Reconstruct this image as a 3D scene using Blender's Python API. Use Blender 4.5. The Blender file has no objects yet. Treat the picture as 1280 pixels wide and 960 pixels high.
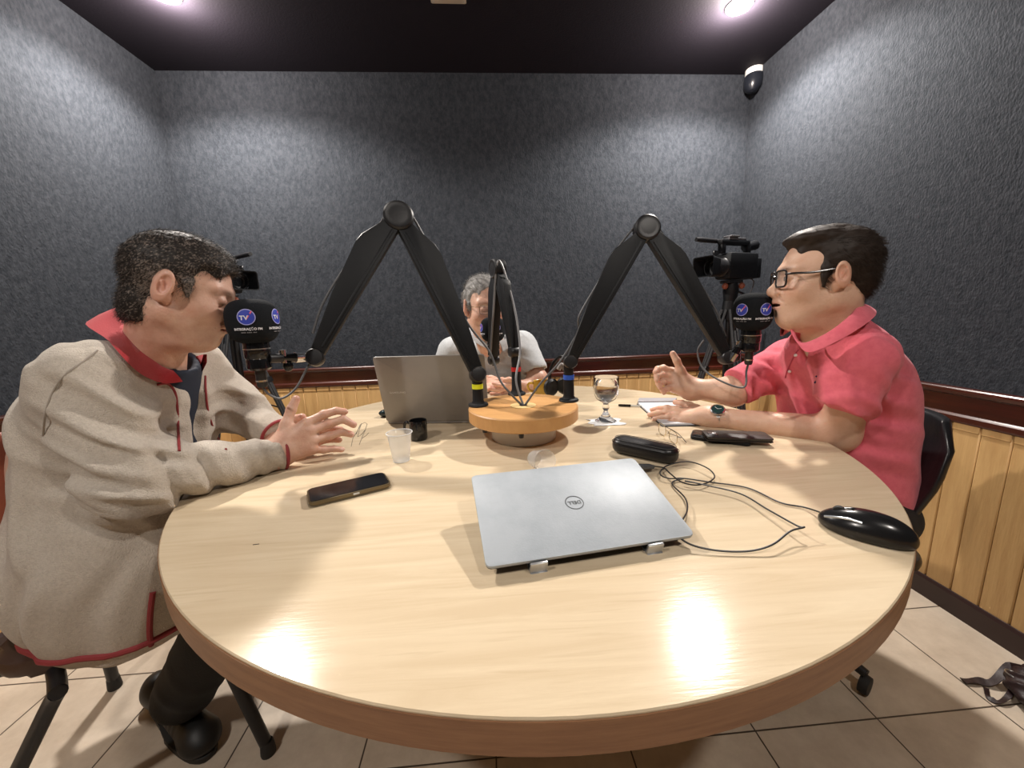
import bpy, bmesh, math, random
import numpy as np
from mathutils import Vector, Matrix, noise
from mathutils.bvhtree import BVHTree
random.seed(4); rng = np.random.default_rng(7)
R = math.radians
scn = bpy.context.scene; COL = scn.collection
# ---------------------------------------------------------------- camera
H = 1.115; F = 482.; TH = .75
_p, _r, _yw = R(10.5), R(-1.8), R(3.61)
def ray(x, y):
    X = (x-640)/F; Y = -(y-480)/F
    c, s = math.cos(_r), math.sin(_r); X, Y = c*X-s*Y, s*X+c*Y
    d = (X, math.cos(_p)+Y*math.sin(_p), -math.sin(_p)+Y*math.cos(_p))
    c, s = math.cos(_yw), math.sin(_yw)
    return Vector((d[0]*c+d[1]*s, -d[0]*s+d[1]*c, d[2]))
FWD = ray(640, 480); RIGHT = ray(640+F, 480)-FWD; UP = ray(640, 480-F)-FWD
EYE = Vector((0, 0, H))
def at(x, y, d): return ray(x, y)*d+EYE                 # depth d along the view axis
def on(x, y, z):
    r = ray(x, y); return r*((z-H)/r.z)+EYE
cd = bpy.data.cameras.new('camera'); cam = bpy.data.objects.new('camera', cd); COL.objects.link(cam)
cd.sensor_width = 36; cd.lens = F/1280*36; cd.clip_start = .02
cam.matrix_world = Matrix(((RIGHT.x, UP.x, -FWD.x, 0), (RIGHT.y, UP.y, -FWD.y, 0), (RIGHT.z, UP.z, -FWD.z, H), (0, 0, 0, 1)))
scn.camera = cam
scn.view_settings.view_transform = 'Standard'; scn.view_settings.look = 'None'
scn.view_settings.gamma = 1; scn.view_settings.use_curve_mapping = False
scn.view_settings.exposure = 1.2
w = bpy.data.worlds.new('world'); scn.world = w; w.use_nodes = True
w.node_tree.nodes['Background'].inputs[0].default_value = (.9, .95, 1, 1)
w.node_tree.nodes['Background'].inputs[1].default_value = .02
CZ = 2.464; WL, WR, YB, YF = -1.73, 1.647, 2.49, -2.0
LAMPS = [((1.22, 1.97), 66), ((-1.27, 1.96), 66), ((.75, -.35), 16), ((-1.15, -.35), 24)]
def spot(x, y, e):
    l = bpy.data.lights.new('ceiling_spot_light', 'SPOT'); l.energy = e; l.shadow_soft_size = .055
    l.spot_size = R(153); l.spot_blend = .4; l.color = (1, .94, .87)
    o = bpy.data.objects.new('ceiling_spot_light', l); o.location = (x, y, CZ-.045); COL.objects.link(o)
for (x, y), e in LAMPS:
    spot(x, y, e)
    l = bpy.data.lights.new('lamp_bulb_light', 'POINT'); l.energy = e*.24; l.shadow_soft_size = .03; l.color = (1, .88, .80)
    o = bpy.data.objects.new('lamp_bulb_light', l); o.location = (x, y, CZ-.058); COL.objects.link(o)

# ---------------------------------------------------------------- materials
MATS = {}
def mat(name, col, rough=.5, metal=0, spec=.5, **k):
    if name in MATS: return MATS[name]
    m = bpy.data.materials.new(name); m.use_nodes = True; nt = m.node_tree; b = nt.nodes['Principled BSDF']
    b.inputs['Base Color'].default_value = (*col, 1); b.inputs['Roughness'].default_value = rough
    b.inputs['Metallic'].default_value = metal; b.inputs['Specular IOR Level'].default_value = spec
    if 'trans' in k: b.inputs['Transmission Weight'].default_value = k['trans']; b.inputs['IOR'].default_value = k.get('ior', 1.45)
    if 'alpha' in k: b.inputs['Alpha'].default_value = k['alpha']
    if 'emit' in k: b.inputs['Emission Color'].default_value = (*k['emit'], 1); b.inputs['Emission Strength'].default_value = k.get('es', 1)
    if 'coat' in k: b.inputs['Coat Weight'].default_value = k['coat']; b.inputs['Coat Roughness'].default_value = .1
    if 'sheen' in k: b.inputs['Sheen Weight'].default_value = k['sheen']; b.inputs['Sheen Roughness'].default_value = .5
    if 'sss' in k:
        b.inputs['Subsurface Weight'].default_value = k['sss']; b.inputs['Subsurface Radius'].default_value = (.012, .005, .003)
        b.inputs['Subsurface Scale'].default_value = 1
    N = nt.nodes; L = nt.links
    tc = N.new('ShaderNodeTexCoord'); mp = N.new('ShaderNodeMapping'); L.new(tc.outputs['Object'], mp.inputs[0])
    mp.inputs['Scale'].default_value = k.get('stretch', (1, 1, 1)); mp.inputs['Rotation'].default_value = k.get('rot', (0, 0, 0))
    src = None
    if 'var' in k:        # (scale, second colour, low, high)
        sc, c2, lo, hi = k['var']
        n = N.new('ShaderNodeTexNoise'); n.inputs['Scale'].default_value = sc; n.inputs['Detail'].default_value = 6; n.inputs['Roughness'].default_value = .65
        L.new(mp.outputs[0], n.inputs[0])
        mr = N.new('ShaderNodeMapRange'); mr.inputs[1].default_value = lo; mr.inputs[2].default_value = hi; L.new(n.outputs[0], mr.inputs[0])
        mx = N.new('ShaderNodeMix'); mx.data_type = 'RGBA'; mx.inputs[6].default_value = (*col, 1); mx.inputs[7].default_value = (*c2, 1)
        L.new(mr.outputs[0], mx.inputs[0]); src = mx.outputs[2]
    if k.get('tint'):
        a = N.new('ShaderNodeAttribute'); a.attribute_name = 'tint'
        mm = N.new('ShaderNodeMix'); mm.data_type = 'RGBA'; mm.blend_type = 'MULTIPLY'; mm.inputs[0].default_value = 1
        if src: L.new(src, mm.inputs[6])
        else: mm.inputs[6].default_value = (*col, 1)
        L.new(a.outputs['Color'], mm.inputs[7]); src = mm.outputs[2]
    if src: L.new(src, b.inputs['Base Color'])
    if 'bump' in k:       # (scale, distance)
        n = N.new('ShaderNodeTexNoise'); n.inputs['Scale'].default_value = k['bump'][0]; n.inputs['Detail'].default_value = k.get('bdet', 3)
        L.new(mp.outputs[0], n.inputs[0]); bp = N.new('ShaderNodeBump'); bp.inputs['Distance'].default_value = k['bump'][1]
        bp.inputs['Strength'].default_value = k.get('bstr', 1)
        L.new(n.outputs[0], bp.inputs['Height']); L.new(bp.outputs[0], b.inputs['Normal'])
    MATS[name] = m; return m
BLK = mat('black plastic', (.012, .012, .014), .42)
BLKM = mat('matte black', (.0045, .0055, .0075), .5, spec=.35, bump=(900, .0002))
BLKG = mat('glossy black', (.008, .008, .009), .12)
RUB = mat('black rubber', (.02, .02, .02), .7)
CHR = mat('chrome', (.75, .76, .78), .18, 1)
STL = mat('brushed steel', (.55, .55, .54), .32, 1)
FELT = mat('charcoal felt', (.0205, .0240, .0305), .92, spec=.2, var=(60, (.040, .0445, .0535), .36, .66), bump=(150, .004), bdet=4, stretch=(1, 1, .6))
CEIL = mat('dark ceiling', (.011, .0085, .0145), .8, spec=.25, bump=(120, .0006))
MAHOG = mat('dark mahogany', (.075, .014, .008), .28, var=(14, (.035, .008, .005), .35, .7), stretch=(.3, .3, 4), coat=.3)
PINE = mat('varnished pine', (.60, .385, .165), .42, var=(5, (.50, .30, .12), .4, .68), stretch=(6, 6, .7), bump=(30, .0006))
SKIN_A = mat('tanned skin', (.65, .41, .31), .45, sss=.2, tint=True, bump=(260, .0006), var=(25, (.54, .29, .205), .4, .7))
SKIN_B = mat('light skin', (.70, .455, .33), .45, sss=.2, tint=True, bump=(260, .0006), var=(25, (.64, .385, .27), .4, .7))
FLEECE = mat('beige fleece', (.55, .49, .42), .95, spec=.1, sheen=.2, var=(160, (.46, .405, .345), .38, .68), bump=(420, .0022))
REDF = mat('red fleece', (.42, .025, .035), .9, spec=.15, sheen=.2, bump=(420, .001))
PIPE = mat('dark red piping', (.27, .03, .035), .7, bump=(500, .0006))
NAVY = mat('navy cotton', (.012, .018, .035), .85)
TROU = mat('black trousers', (.012, .012, .013), .85, bump=(300, .001))
PINK = mat('pink pique cotton', (.80, .165, .215), .85, spec=.2, sheen=.2, var=(60, (.72, .13, .18), .4, .7), bump=(700, .0009))
GREYP = mat('light grey cotton', (.50, .52, .53), .85, spec=.2, var=(140, (.42, .44, .46), .35, .65), bump=(600, .0008))
WHITE = mat('white plastic', (.75, .75, .73), .4)
EYEW = mat('eye white', (.62, .58, .55), .2)
IRIS = mat('dark iris', (.02, .012, .008), .1)
def clear(name, col, rough, alpha=.3, ior=1.45):
    return mat(name, col, rough, trans=1, ior=ior)
GLASS = mat('clear glass', (1, 1, 1), .01, trans=1, ior=1.48)
WATER = mat('water', (1, 1, 1), .0, trans=1, ior=1.33)

# ---------------------------------------------------------------- object helpers
def tag(o, label=None, cat=None, group=None, kind=None):
    if label: o['label'] = label
    if cat: o['category'] = cat
    if group: o['group'] = group
    if kind: o['kind'] = kind
    return o
def thing(name, label, cat, loc=(0, 0, 0), group=None):
    o = bpy.data.objects.new(name, None); o.empty_display_size = .05; COL.objects.link(o); o.location = loc
    return tag(o, label, cat, group)
def link(name, me, m, parent=None, smooth=True):
    if m: me.materials.append(m)
    o = bpy.data.objects.new(name, me); COL.objects.link(o)
    if smooth:
        me.polygons.foreach_set('use_smooth', [True]*len(me.polygons))
    if parent:
        o.parent = parent; o.matrix_parent_inverse = Matrix.Translation(-Vector(parent.location)) if parent.type == 'EMPTY' and parent.parent is None else Matrix()
    return o
class MB:                      # collects shapes, then links them as ONE mesh
    def __init__(s): s.bm = bmesh.new()
    def xf(s, vs, M):
        for v in vs: v.co = M @ v.co
    def box(s, c, size, M=None, bev=0, seg=2, rot=None):
        g = bmesh.ops.create_cube(s.bm, size=1); vs = g['verts']
        for v in vs: v.co = Vector((v.co.x*size[0], v.co.y*size[1], v.co.z*size[2]))
        if bev:
            es = list({e for v in vs for e in v.link_edges})
            r = bmesh.ops.bevel(s.bm, geom=es, offset=bev, segments=seg, affect='EDGES', profile=.5)
            vs = list({v for f in r['faces'] for v in f.verts} | {v for v in vs if v.is_valid})
        T = Matrix.Translation(Vector(c)) @ (rot.to_4x4() if rot else Matrix())
        s.xf(vs, (M @ T) if M else T); return s
    def tube(s, pts, rad, n=12, closed=False, cap=True):
        pts = [Vector(p) for p in pts]; N = len(pts)
        rs = rad if isinstance(rad, (list, tuple)) else [rad]*N
        rings = []; prev = None
        for i, p in enumerate(pts):
            a = pts[(i-1) % N] if (closed or i) else p; b = pts[(i+1) % N] if (closed or i < N-1) else p
            t = (b-a).normalized()
            if prev is None:
                u = t.orthogonal().normalized()
            else:
                u = (prev-t*prev.dot(t))
                u = u.normalized() if u.length > 1e-6 else t.orthogonal().normalized()
            prev = u; v = t.cross(u)
            rings.append([s.bm.verts.new(p+(u*math.cos(2*math.pi*k/n)+v*math.sin(2*math.pi*k/n))*rs[i]) for k in range(n)])
        for i in range(N if closed else N-1):
            A, B = rings[i], rings[(i+1) % N]
            for k in range(n): s.bm.faces.new((A[k], A[(k+1) % n], B[(k+1) % n], B[k]))
        if cap and not closed:
            s.bm.faces.new(rings[0][::-1]); s.bm.faces.new(rings[-1])
        return s
    def lathe(s, prof, M=None, n=40, close=False):   # prof: (r,z)
        rings = []
        for r, z in prof:
            if r < 1e-6: rings.append([s.bm.verts.new((0, 0, z))])
            else: rings.append([s.bm.verts.new((r*math.cos(2*math.pi*k/n), r*math.sin(2*math.pi*k/n), z)) for k in range(n)])
        P = list(zip(rings, rings[1:]))
        if close: P.append((rings[-1], rings[0]))
        for A, B in P:
            for k in range(n):
                a = A[k % len(A)]; b = A[(k+1) % len(A)]; c = B[(k+1) % len(B)]; d = B[k % len(B)]
                f = [a]
                for q in (b, c, d):
                    if q not in f: f.append(q)
                if len(f) > 2: s.bm.faces.new(f)
        if M:
            for rg in rings: s.xf(rg, M)
        return s
    def prism(s, poly, h, M=None, bev=0):            # poly in xy, extruded -h/2..h/2 along z
        n = len(poly)
        A = [s.bm.verts.new((x, y, -h/2)) for x, y in poly]; B = [s.bm.verts.new((x, y, h/2)) for x, y in poly]
        fs = [s.bm.faces.new(A[::-1]), s.bm.faces.new(B)]
        fs += [s.bm.faces.new((A[i], A[(i+1) % n], B[(i+1) % n], B[i])) for i in range(n)]
        vs = A+B
        if bev:
            es = list(set(fs[0].edges) | set(fs[1].edges))
            r = bmesh.ops.bevel(s.bm, geom=es, offset=bev, segments=2, affect='EDGES', profile=.5)
            vs = list({v for f in r['faces'] for v in f.verts} | {v for v in vs if v.is_valid})
        if M: s.xf(vs, M)
        return s
    def ball(s, c, r, M=None, seg=20):
        r = (r, r, r) if not isinstance(r, (tuple, list)) else r
        g = bmesh.ops.create_uvsphere(s.bm, u_segments=seg, v_segments=seg//2+2, radius=1)
        for v in g['verts']: v.co = Vector(c)+Vector((v.co.x*r[0], v.co.y*r[1], v.co.z*r[2]))
        if M: s.xf(g['verts'], M)
        return s
    def grid(s, rows, closed=False):                 # rows of points -> quads
        V = [[s.bm.verts.new(p) for p in r] for r in rows]
        for a, b in zip(V, V[1:]):
            n = len(a)
            for k in range(n if closed else n-1): s.bm.faces.new((a[k], a[(k+1) % n], b[(k+1) % n], b[k]))
        return s
    def build(s, name, m, parent=None, smooth=True, sharp=True):
        bmesh.ops.recalc_face_normals(s.bm, faces=s.bm.faces)
        me = bpy.data.meshes.new(name); s.bm.to_mesh(me); s.bm.free()
        o = link(name, me, m, parent, smooth)
        if smooth and sharp: me.set_sharp_from_angle(angle=R(38))
        return o
def frame(o, x, y, z=None):    # matrix with given axes
    x = Vector(x).normalized(); y = Vector(y); y = (y-x*y.dot(x)).normalized(); z = x.cross(y)
    return Matrix(((x.x, y.x, z.x, o[0]), (x.y, y.y, z.y, o[1]), (x.z, y.z, z.z, o[2]), (0, 0, 0, 1)))
def zframe(o, z, x=(1, 0, 0)):
    z = Vector(z).normalized(); x = Vector(x); x = x-z*x.dot(z)
    x = x.normalized() if x.length > 1e-4 else z.orthogonal().normalized()
    y = z.cross(x); return Matrix(((x.x, y.x, z.x, o[0]), (x.y, y.y, z.y, o[1]), (x.z, y.z, z.z, o[2]), (0, 0, 0, 1)))
def spline(pts, n=8, closed=False):
    pts = [Vector(p) for p in pts]; N = len(pts); out = []
    for i in range(N if closed else N-1):
        g = lambda k: pts[k % N] if closed else pts[max(0, min(N-1, k))]
        a, b, c, d = g(i-1), g(i), g(i+1), g(i+2)
        for k in range(n):
            t = k/n; out.append(.5*((2*b)+(c-a)*t+(2*a-5*b+4*c-d)*t*t+(3*b-a-3*c+d)*t**3))
    if not closed: out.append(pts[-1])
    return out
def rrect(w, h, r, n=6):
    o = []
    for cx, cy, a0 in ((w/2-r, h/2-r, 0), (-w/2+r, h/2-r, 90), (-w/2+r, -h/2+r, 180), (w/2-r, -h/2+r, 270)):
        for k in range(n+1):
            a = R(a0+90*k/n); o.append((cx+r*math.cos(a), cy+r*math.sin(a)))
    return o
def text_polys(s, size, bold=0):
    c = bpy.data.curves.new('t', 'FONT'); c.body = s; c.size = size; c.align_x = 'CENTER'; c.align_y = 'CENTER'; c.offset = bold
    c.resolution_u = 3
    o = bpy.data.objects.new('t', c); COL.objects.link(o)
    me = bpy.data.meshes.new_from_object(o.evaluated_get(bpy.context.evaluated_depsgraph_get()))
    bpy.data.objects.remove(o); bpy.data.curves.remove(c); return me
def text_on(name, s, size, m, fn, parent, bold=0, cut=None):   # fn maps (u,v)->world
    me = text_polys(s, size, bold)
    for v in me.vertices: v.co = fn(v.co.x, v.co.y)
    return link(name, me, m, parent, smooth=False)

# ---------------------------------------------------------------- implicit surfaces
def V3(p): return np.array(p, dtype=np.float32)
def cap(a, b, ra, rb=None):
    a, b = V3(a), V3(b); rb = ra if rb is None else rb; ab = b-a; L2 = float(ab@ab)+1e-12
    def f(X):
        t = np.clip(((X-a)@ab)/L2, 0, 1); return np.linalg.norm(X-a-t[:, None]*ab, axis=1)-(ra+(rb-ra)*t)
    return f
def ell(c, r, rot=None):
    c, r = V3(c), V3(r); Rm = None if rot is None else np.array(rot, dtype=np.float32)
    def f(X):
        q = X-c
        if Rm is not None: q = q@Rm
        k0 = np.linalg.norm(q/r, axis=1); k1 = np.linalg.norm(q/(r*r), axis=1)+1e-9
        return k0*(k0-1)/k1
    return f
def plane(p, n):
    p, n = V3(p), V3(n)/np.linalg.norm(n)
    return lambda X: (X-p)@n
def smin(a, b, k):
    if k <= 0: return np.minimum(a, b)
    h = np.maximum(k-np.abs(a-b), 0)/k; return np.minimum(a, b)-h*h*k*.25
def endcut(c, d, r=.11):       # half-space beyond c along d, limited to a ball: a straight sleeve end
    c, d = V3(c), V3(d)/np.linalg.norm(d)
    return lambda X: np.maximum(-(X-c)@d, np.linalg.norm(X-c, axis=1)-r)
class SD:
    def __init__(s): s.ops = []; s.lo = None
    def add(s, f, k=.02): s.ops.append(('a', f, k)); return s
    def sub(s, f, k=.01): s.ops.append(('s', f, k)); return s
    def isec(s, f, k=.01): s.ops.append(('i', f, k)); return s
    def disp(s, f): s.ops.append(('d', f, 0)); return s
    def wrinkle(s, c, size, n, lam, amp, ph=0):
        c, n = V3(c), V3(n)/np.linalg.norm(n)
        def f(X):
            q = X-c; wgt = np.exp(-(q*q).sum(1)/(size*size))
            bend = .25*np.sin(q[:, 0]*31+ph)+.25*np.sin(q[:, 2]*27+1)+.2*np.sin(q[:, 1]*37)
            s_ = np.sin(2*math.pi*(q@n)/lam+bend*3+ph)
            return -amp*wgt*(s_-.35*np.cos(4*math.pi*(q@n)/lam+bend*4))
        return s.disp(f)
    def __call__(s, X):
        d = np.full(len(X), 9., dtype=np.float32)
        for o, f, k in s.ops:
            v = f(X)
            if o == 'a': d = smin(d, v, k)
            elif o == 's': d = -smin(-d, v, k)
            elif o == 'i': d = -smin(-d, -v, k)
            else: d = d+v
        return d
    def mesh(s, lo, hi, h):
        lo, hi = np.array(lo, dtype=np.float32), np.array(hi, dtype=np.float32); B = 6
        n = (np.ceil((hi-lo)/h/B).astype(int)+1)*B
        cb = n//B
        I = np.stack(np.meshgrid(*[np.arange(c) for c in cb], indexing='ij'), -1).reshape(-1, 3)
        cd_ = s((lo+(I*B+(B-1)/2)*h).astype(np.float32))
        m = np.abs(cd_) < B*h*1.3
        V = np.repeat(np.repeat(np.repeat(np.sign(cd_).reshape(cb), B, 0), B, 1), B, 2).astype(np.float32)
        k = np.stack(np.meshgrid(*[np.arange(B)]*3, indexing='ij'), -1).reshape(-1, 3)
        Q = (I[m][:, None, :]*B+k[None]).reshape(-1, 3)
        V[Q[:, 0], Q[:, 1], Q[:, 2]] = s((lo+Q*h).astype(np.float32))
        S = V < 0
        c = np.zeros(tuple(n-1), dtype=np.int32)
        for dx in (0, 1):
            for dy in (0, 1):
                for dz in (0, 1): c += S[dx:n[0]-1+dx, dy:n[1]-1+dy, dz:n[2]-1+dz]
        A = np.argwhere((c > 0) & (c < 8)); idx = -np.ones(tuple(n-1), dtype=np.int64); idx[A[:, 0], A[:, 1], A[:, 2]] = np.arange(len(A))
        acc = np.zeros((len(A), 3)); cnt = np.zeros(len(A))
        for ax in range(3):
            o1, o2 = [a for a in range(3) if a != ax]
            for i in (0, 1):
                for j in (0, 1):
                    p = A.copy(); p[:, o1] += i; p[:, o2] += j; q = p.copy(); q[:, ax] += 1
                    a = V[p[:, 0], p[:, 1], p[:, 2]]; b = V[q[:, 0], q[:, 1], q[:, 2]]; cr = (a < 0) != (b < 0)
                    t = np.where(cr, a/np.where(cr, a-b, 1), 0); P = p.astype(float); P[:, ax] += t
                    acc += P*cr[:, None]; cnt += cr
        verts = lo+acc/cnt[:, None]*h; faces = []
        for ax in range(3):
            o1, o2 = (ax+1) % 3, (ax+2) % 3
            sl = [slice(None)]*3; sl[ax] = slice(0, n[ax]-1); s2 = [slice(None)]*3; s2[ax] = slice(1, n[ax])
            E_ = np.argwhere(S[tuple(sl)] != S[tuple(s2)])
            E_ = E_[(E_[:, o1] > 0) & (E_[:, o2] > 0) & (E_[:, o1] < n[o1]-1) & (E_[:, o2] < n[o2]-1)]
            flip = S[E_[:, 0], E_[:, 1], E_[:, 2]]
            def g(a, b):
                p = E_.copy(); p[:, o1] -= a; p[:, o2] -= b; return idx[p[:, 0], p[:, 1], p[:, 2]]
            q = np.stack([g(0, 0), g(1, 0), g(1, 1), g(0, 1)], 1)
            q[~flip] = q[~flip][:, ::-1]; faces.append(q)
        faces = np.concatenate(faces); faces = faces[(faces >= 0).all(1)]
        return verts, faces
def np_mesh(name, parts):      # parts: list of (verts, faces, tint or None)
    vs, fs, ts, off = [], [], [], 0
    for v, f, t in parts:
        vs.append(v); fs.append(f+off); ts.append(np.ones((len(v), 3)) if t is None else t); off += len(v)
    v = np.concatenate(vs); f = np.concatenate(fs); t = np.concatenate(ts)
    me = bpy.data.meshes.new(name); me.vertices.add(len(v)); me.vertices.foreach_set('co', v.astype(np.float32).ravel())
    me.loops.add(f.size); me.loops.foreach_set('vertex_index', f.astype(np.int32).ravel())
    me.polygons.add(len(f)); me.polygons.foreach_set('loop_start', np.arange(0, f.size, 4, dtype=np.int32))
    me.update(calc_edges=True); me.validate()
    a = me.attributes.new('tint', 'FLOAT_COLOR', 'POINT'); a.data.foreach_set('color', np.c_[t, np.ones(len(t))].astype(np.float32).ravel())
    return me
def mnp(M): return np.array(M, dtype=np.float64)
def tf(M, v): A = mnp(M); return v@A[:3, :3].T+A[:3, 3]
def hitter(*objs):             # ray from the eye to the surface of an object, for seams and trims sewn onto it
    bv = []
    for o in objs:
        me = o.data; bv.append(BVHTree.FromPolygons([v.co.copy() for v in me.vertices], [tuple(p.vertices) for p in me.polygons]))
    def f(x, y, off=.001):
        best = None
        for b in bv:
            p, n, i, d = b.ray_cast(EYE, ray(x, y).normalized())
            if p and (best is None or d < best[2]): best = (p, n, d)
        if best is None: return None
        return best[0]+best[1]*off
    return f

# ================================================================ the room
def plane_mesh(name, a, b, c, d, m, kind='structure', thick=None):
    mb = MB(); mb.grid([[a, b], [d, c]]); o = mb.build(name, m, smooth=False); tag(o, kind=kind); return o
def tile_mat():
    m = bpy.data.materials.new('beige floor tile'); m.use_nodes = True; nt = m.node_tree; N, L = nt.nodes, nt.links; b = N['Principled BSDF']
    tc = N.new('ShaderNodeTexCoord'); mp = N.new('ShaderNodeMapping'); mp.inputs['Location'].default_value = (-1.015+.345*20, -.797+.345*20, 0); L.new(tc.outputs['Object'], mp.inputs[0])
    br = N.new('ShaderNodeTexBrick'); br.offset = 0; br.inputs['Scale'].default_value = 1; br.inputs['Mortar Size'].default_value = .0022
    br.inputs['Brick Width'].default_value = .345; br.inputs['Row Height'].default_value = .345; br.inputs['Mortar Smooth'].default_value = .2
    L.new(mp.outputs[0], br.inputs[0])
    n = N.new('ShaderNodeTexNoise'); n.inputs['Scale'].default_value = 6; n.inputs['Detail'].default_value = 8; n.inputs['Roughness'].default_value = .7; L.new(mp.outputs[0], n.inputs[0])
    cr = N.new('ShaderNodeMix'); cr.data_type = 'RGBA'; cr.inputs[6].default_value = (.52, .43, .335, 1); cr.inputs[7].default_value = (.70, .605, .49, 1)
    mr = N.new('ShaderNodeMapRange'); mr.inputs[1].default_value = .35; mr.inputs[2].default_value = .68; L.new(n.outputs[0], mr.inputs[0]); L.new(mr.outputs[0], cr.inputs[0])
    mx = N.new('ShaderNodeMix'); mx.data_type = 'RGBA'; L.new(br.outputs['Fac'], mx.inputs[0]); L.new(cr.outputs[2], mx.inputs[6]); mx.inputs[7].default_value = (.08, .06, .045, 1)
    L.new(mx.outputs[2], b.inputs['Base Color']); b.inputs['Roughness'].default_value = .38
    bp = N.new('ShaderNodeBump'); bp.inputs['Distance'].default_value = .002; bp.invert = True; L.new(br.outputs['Fac'], bp.inputs['Height']); L.new(bp.outputs[0], b.inputs['Normal'])
    return m
def slab(name, lo, hi, m):
    mb = MB(); mb.box([(a+b)/2 for a, b in zip(lo, hi)], [b-a for a, b in zip(lo, hi)]); return tag(mb.build(name, m, smooth=False), kind='structure')
slab('floor', (WL-.1, YF-.1, -.1), (WR+.1, YB+.1, 0), tile_mat())
slab('ceiling', (WL-.1, YF-.1, CZ), (WR+.1, YB+.1, CZ+.1), CEIL)
RT, RB = .811, .690           # wainscot rail top / bottom
def wall(side, lo, hi, a, b, inward):
    w_ = slab('wall_'+side, lo, hi, FELT)
    a, b = Vector(a), Vector(b); L_ = (b-a).length; d = (b-a)/L_; n = Vector(inward)
    nb = round(L_/.08); bw = L_/nb
    mb = MB()                                           # tongue and groove boards, one profile with rounded heads
    for i in range(nb):
        c = a+d*(i+.5)*bw; Mx = frame(c+n*.006+Vector((0, 0, .35)), d, (0, 0, 1))
        mb.box((0, 0, 0), (bw-.0015, .70, .012), Mx, bev=.0035, seg=1)
        mb.box((0, .326, .007), (bw-.006, .025, .005), Mx, bev=.002, seg=1)
    mb.build('wainscot', PINE, w_)
    nm = {'left': 1, 'back': 2, 'right': 3, 'front': 4}[side]
    prof = [(0, RB), (.020, RB), (.022, RB+.006), (.022, RB+.022), (.017, RB+.026), (.013, RB+.030), (.013, RT-.030), (.018, RT-.026), (.030, RT-.022), (.034, RT-.012), (.034, RT-.004), (.030, RT), (0, RT)]
    mb = MB(); mb.grid([[a+n*p+Vector((0, 0, z)) for p, z in prof], [b+n*p+Vector((0, 0, z)) for p, z in prof]])
    tag(mb.build('trim_%d' % nm, MAHOG, smooth=False), kind='structure')
    bp = [(0, 0), (.022, 0), (.022, .070), (.016, .080), (0, .084)]
    mb = MB(); mb.grid([[a+n*p+Vector((0, 0, z)) for p, z in bp], [b+n*p+Vector((0, 0, z)) for p, z in bp]])
    tag(mb.build('baseboard_'+side, mat('dark skirting', (.03, .013, .012), .4), smooth=False), kind='structure')
wall('back', (WL-.1, YB, 0), (WR+.1, YB+.1, CZ), (WL, YB, 0), (WR, YB, 0), (0, -1, 0))
wall('left', (WL-.1, YF, 0), (WL, YB, CZ), (WL, YF, 0), (WL, YB, 0), (1, 0, 0))
wall('right', (WR, YF, 0), (WR+.1, YB, CZ), (WR, YB, 0), (WR, YF, 0), (-1, 0, 0))
wall('front', (WL-.1, YF-.1, 0), (WR+.1, YF, CZ), (WR, YF, 0), (WL, YF, 0), (0, 1, 0))

def downlight(x, y, label):
    t = thing('ceiling_spotlight', label, 'ceiling light', (x, y, CZ), 'round ceiling spotlights')
    T = Matrix.Translation((x, y, CZ))
    MB().lathe([(.030, 0), (.056, 0), (.058, -.004), (.052, -.010), (.034, -.012), (.030, -.006)], T, close=True).build('trim_ring', WHITE, t)
    MB().lathe([(0, -.030), (.018, -.027), (.028, -.016), (.029, -.004), (.026, 0)], T).build('lamp_lens', mat('lit lamp lens', (1, .95, .85), .3, emit=(1, .86, .70), es=28), t)
downlight(*LAMPS[0][0], 'lit round ceiling spotlight at the right, above the person in the pink shirt')
downlight(*LAMPS[1][0], 'lit round ceiling spotlight at the left, above the person in the beige fleece')
downlight(*LAMPS[2][0], 'lit round ceiling spotlight behind the near end of the table, right side')
downlight(*LAMPS[3][0], 'lit round ceiling spotlight behind the near end of the table, left side')
# small cream plate screwed to the ceiling
c1 = on(539, 3, CZ); c2 = on(583, 5, CZ)
t = thing('ceiling_plate', 'small cream rectangular plate screwed to the dark ceiling', 'plate', ((c1.x+c2.x)/2, c1.y-.10, CZ))
Mx = Matrix.Translation((t.location.x, t.location.y, CZ-.002))
MB().prism(rrect(c2.x-c1.x, .20, .006), .004, Mx, bev=.001).build('plate', mat('cream enamel', (.50, .42, .32), .5), t)
for sx in (-1, 1):
    for sy in (-1, 1): MB().ball((sx*(c2.x-c1.x)/2*.86, sy*.089, -.0025), (.004, .004, .0015), Mx, 10).build('screw', STL, t)
mb = MB()
for k in range(9): mb.box((-.07+k*.0175, -.045, -.0024), (.011, .012 if k % 3 else .018, .0006), Mx)
mb.build('printed_marks', mat('brown print', (.28, .13, .08), .6), t)
# motion sensor in the corner
sc = at(943, 98, 2.26); t = thing('motion_sensor', 'white and black alarm sensor mounted high in the back right corner', 'sensor', sc)
ax = Vector((.07, .10, 1)).normalized(); Mz = zframe(sc, ax, (-.7, -.7, 0))
def oval(a, b, n=28): return [(a*math.cos(2*math.pi*k/n), b*math.sin(2*math.pi*k/n)) for k in range(n)]
MB().prism(oval(.058, .050), .100, Mz @ Matrix.Translation((0, 0, .055)), bev=.008).build('housing', WHITE, t)
mb = MB()
rows = []
for z, s, sh in ((.004, 1.03, 0), (-.035, 1.05, .004), (-.062, .88, .012), (-.085, .45, .025), (-.092, .05, .03)):
    rows.append([Mz @ Vector((x*s+sh, y*s, z)) for x, y in oval(.060, .052)])
mb.grid(rows, closed=True); mb.build('lens_cover', mat('dark smoked plastic', (.012, .014, .02), .3), t)
MB().ball((-.078, -.01, -.048), (.014, .012, .010), Mz).build('pivot_knob', WHITE, t)
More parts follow.
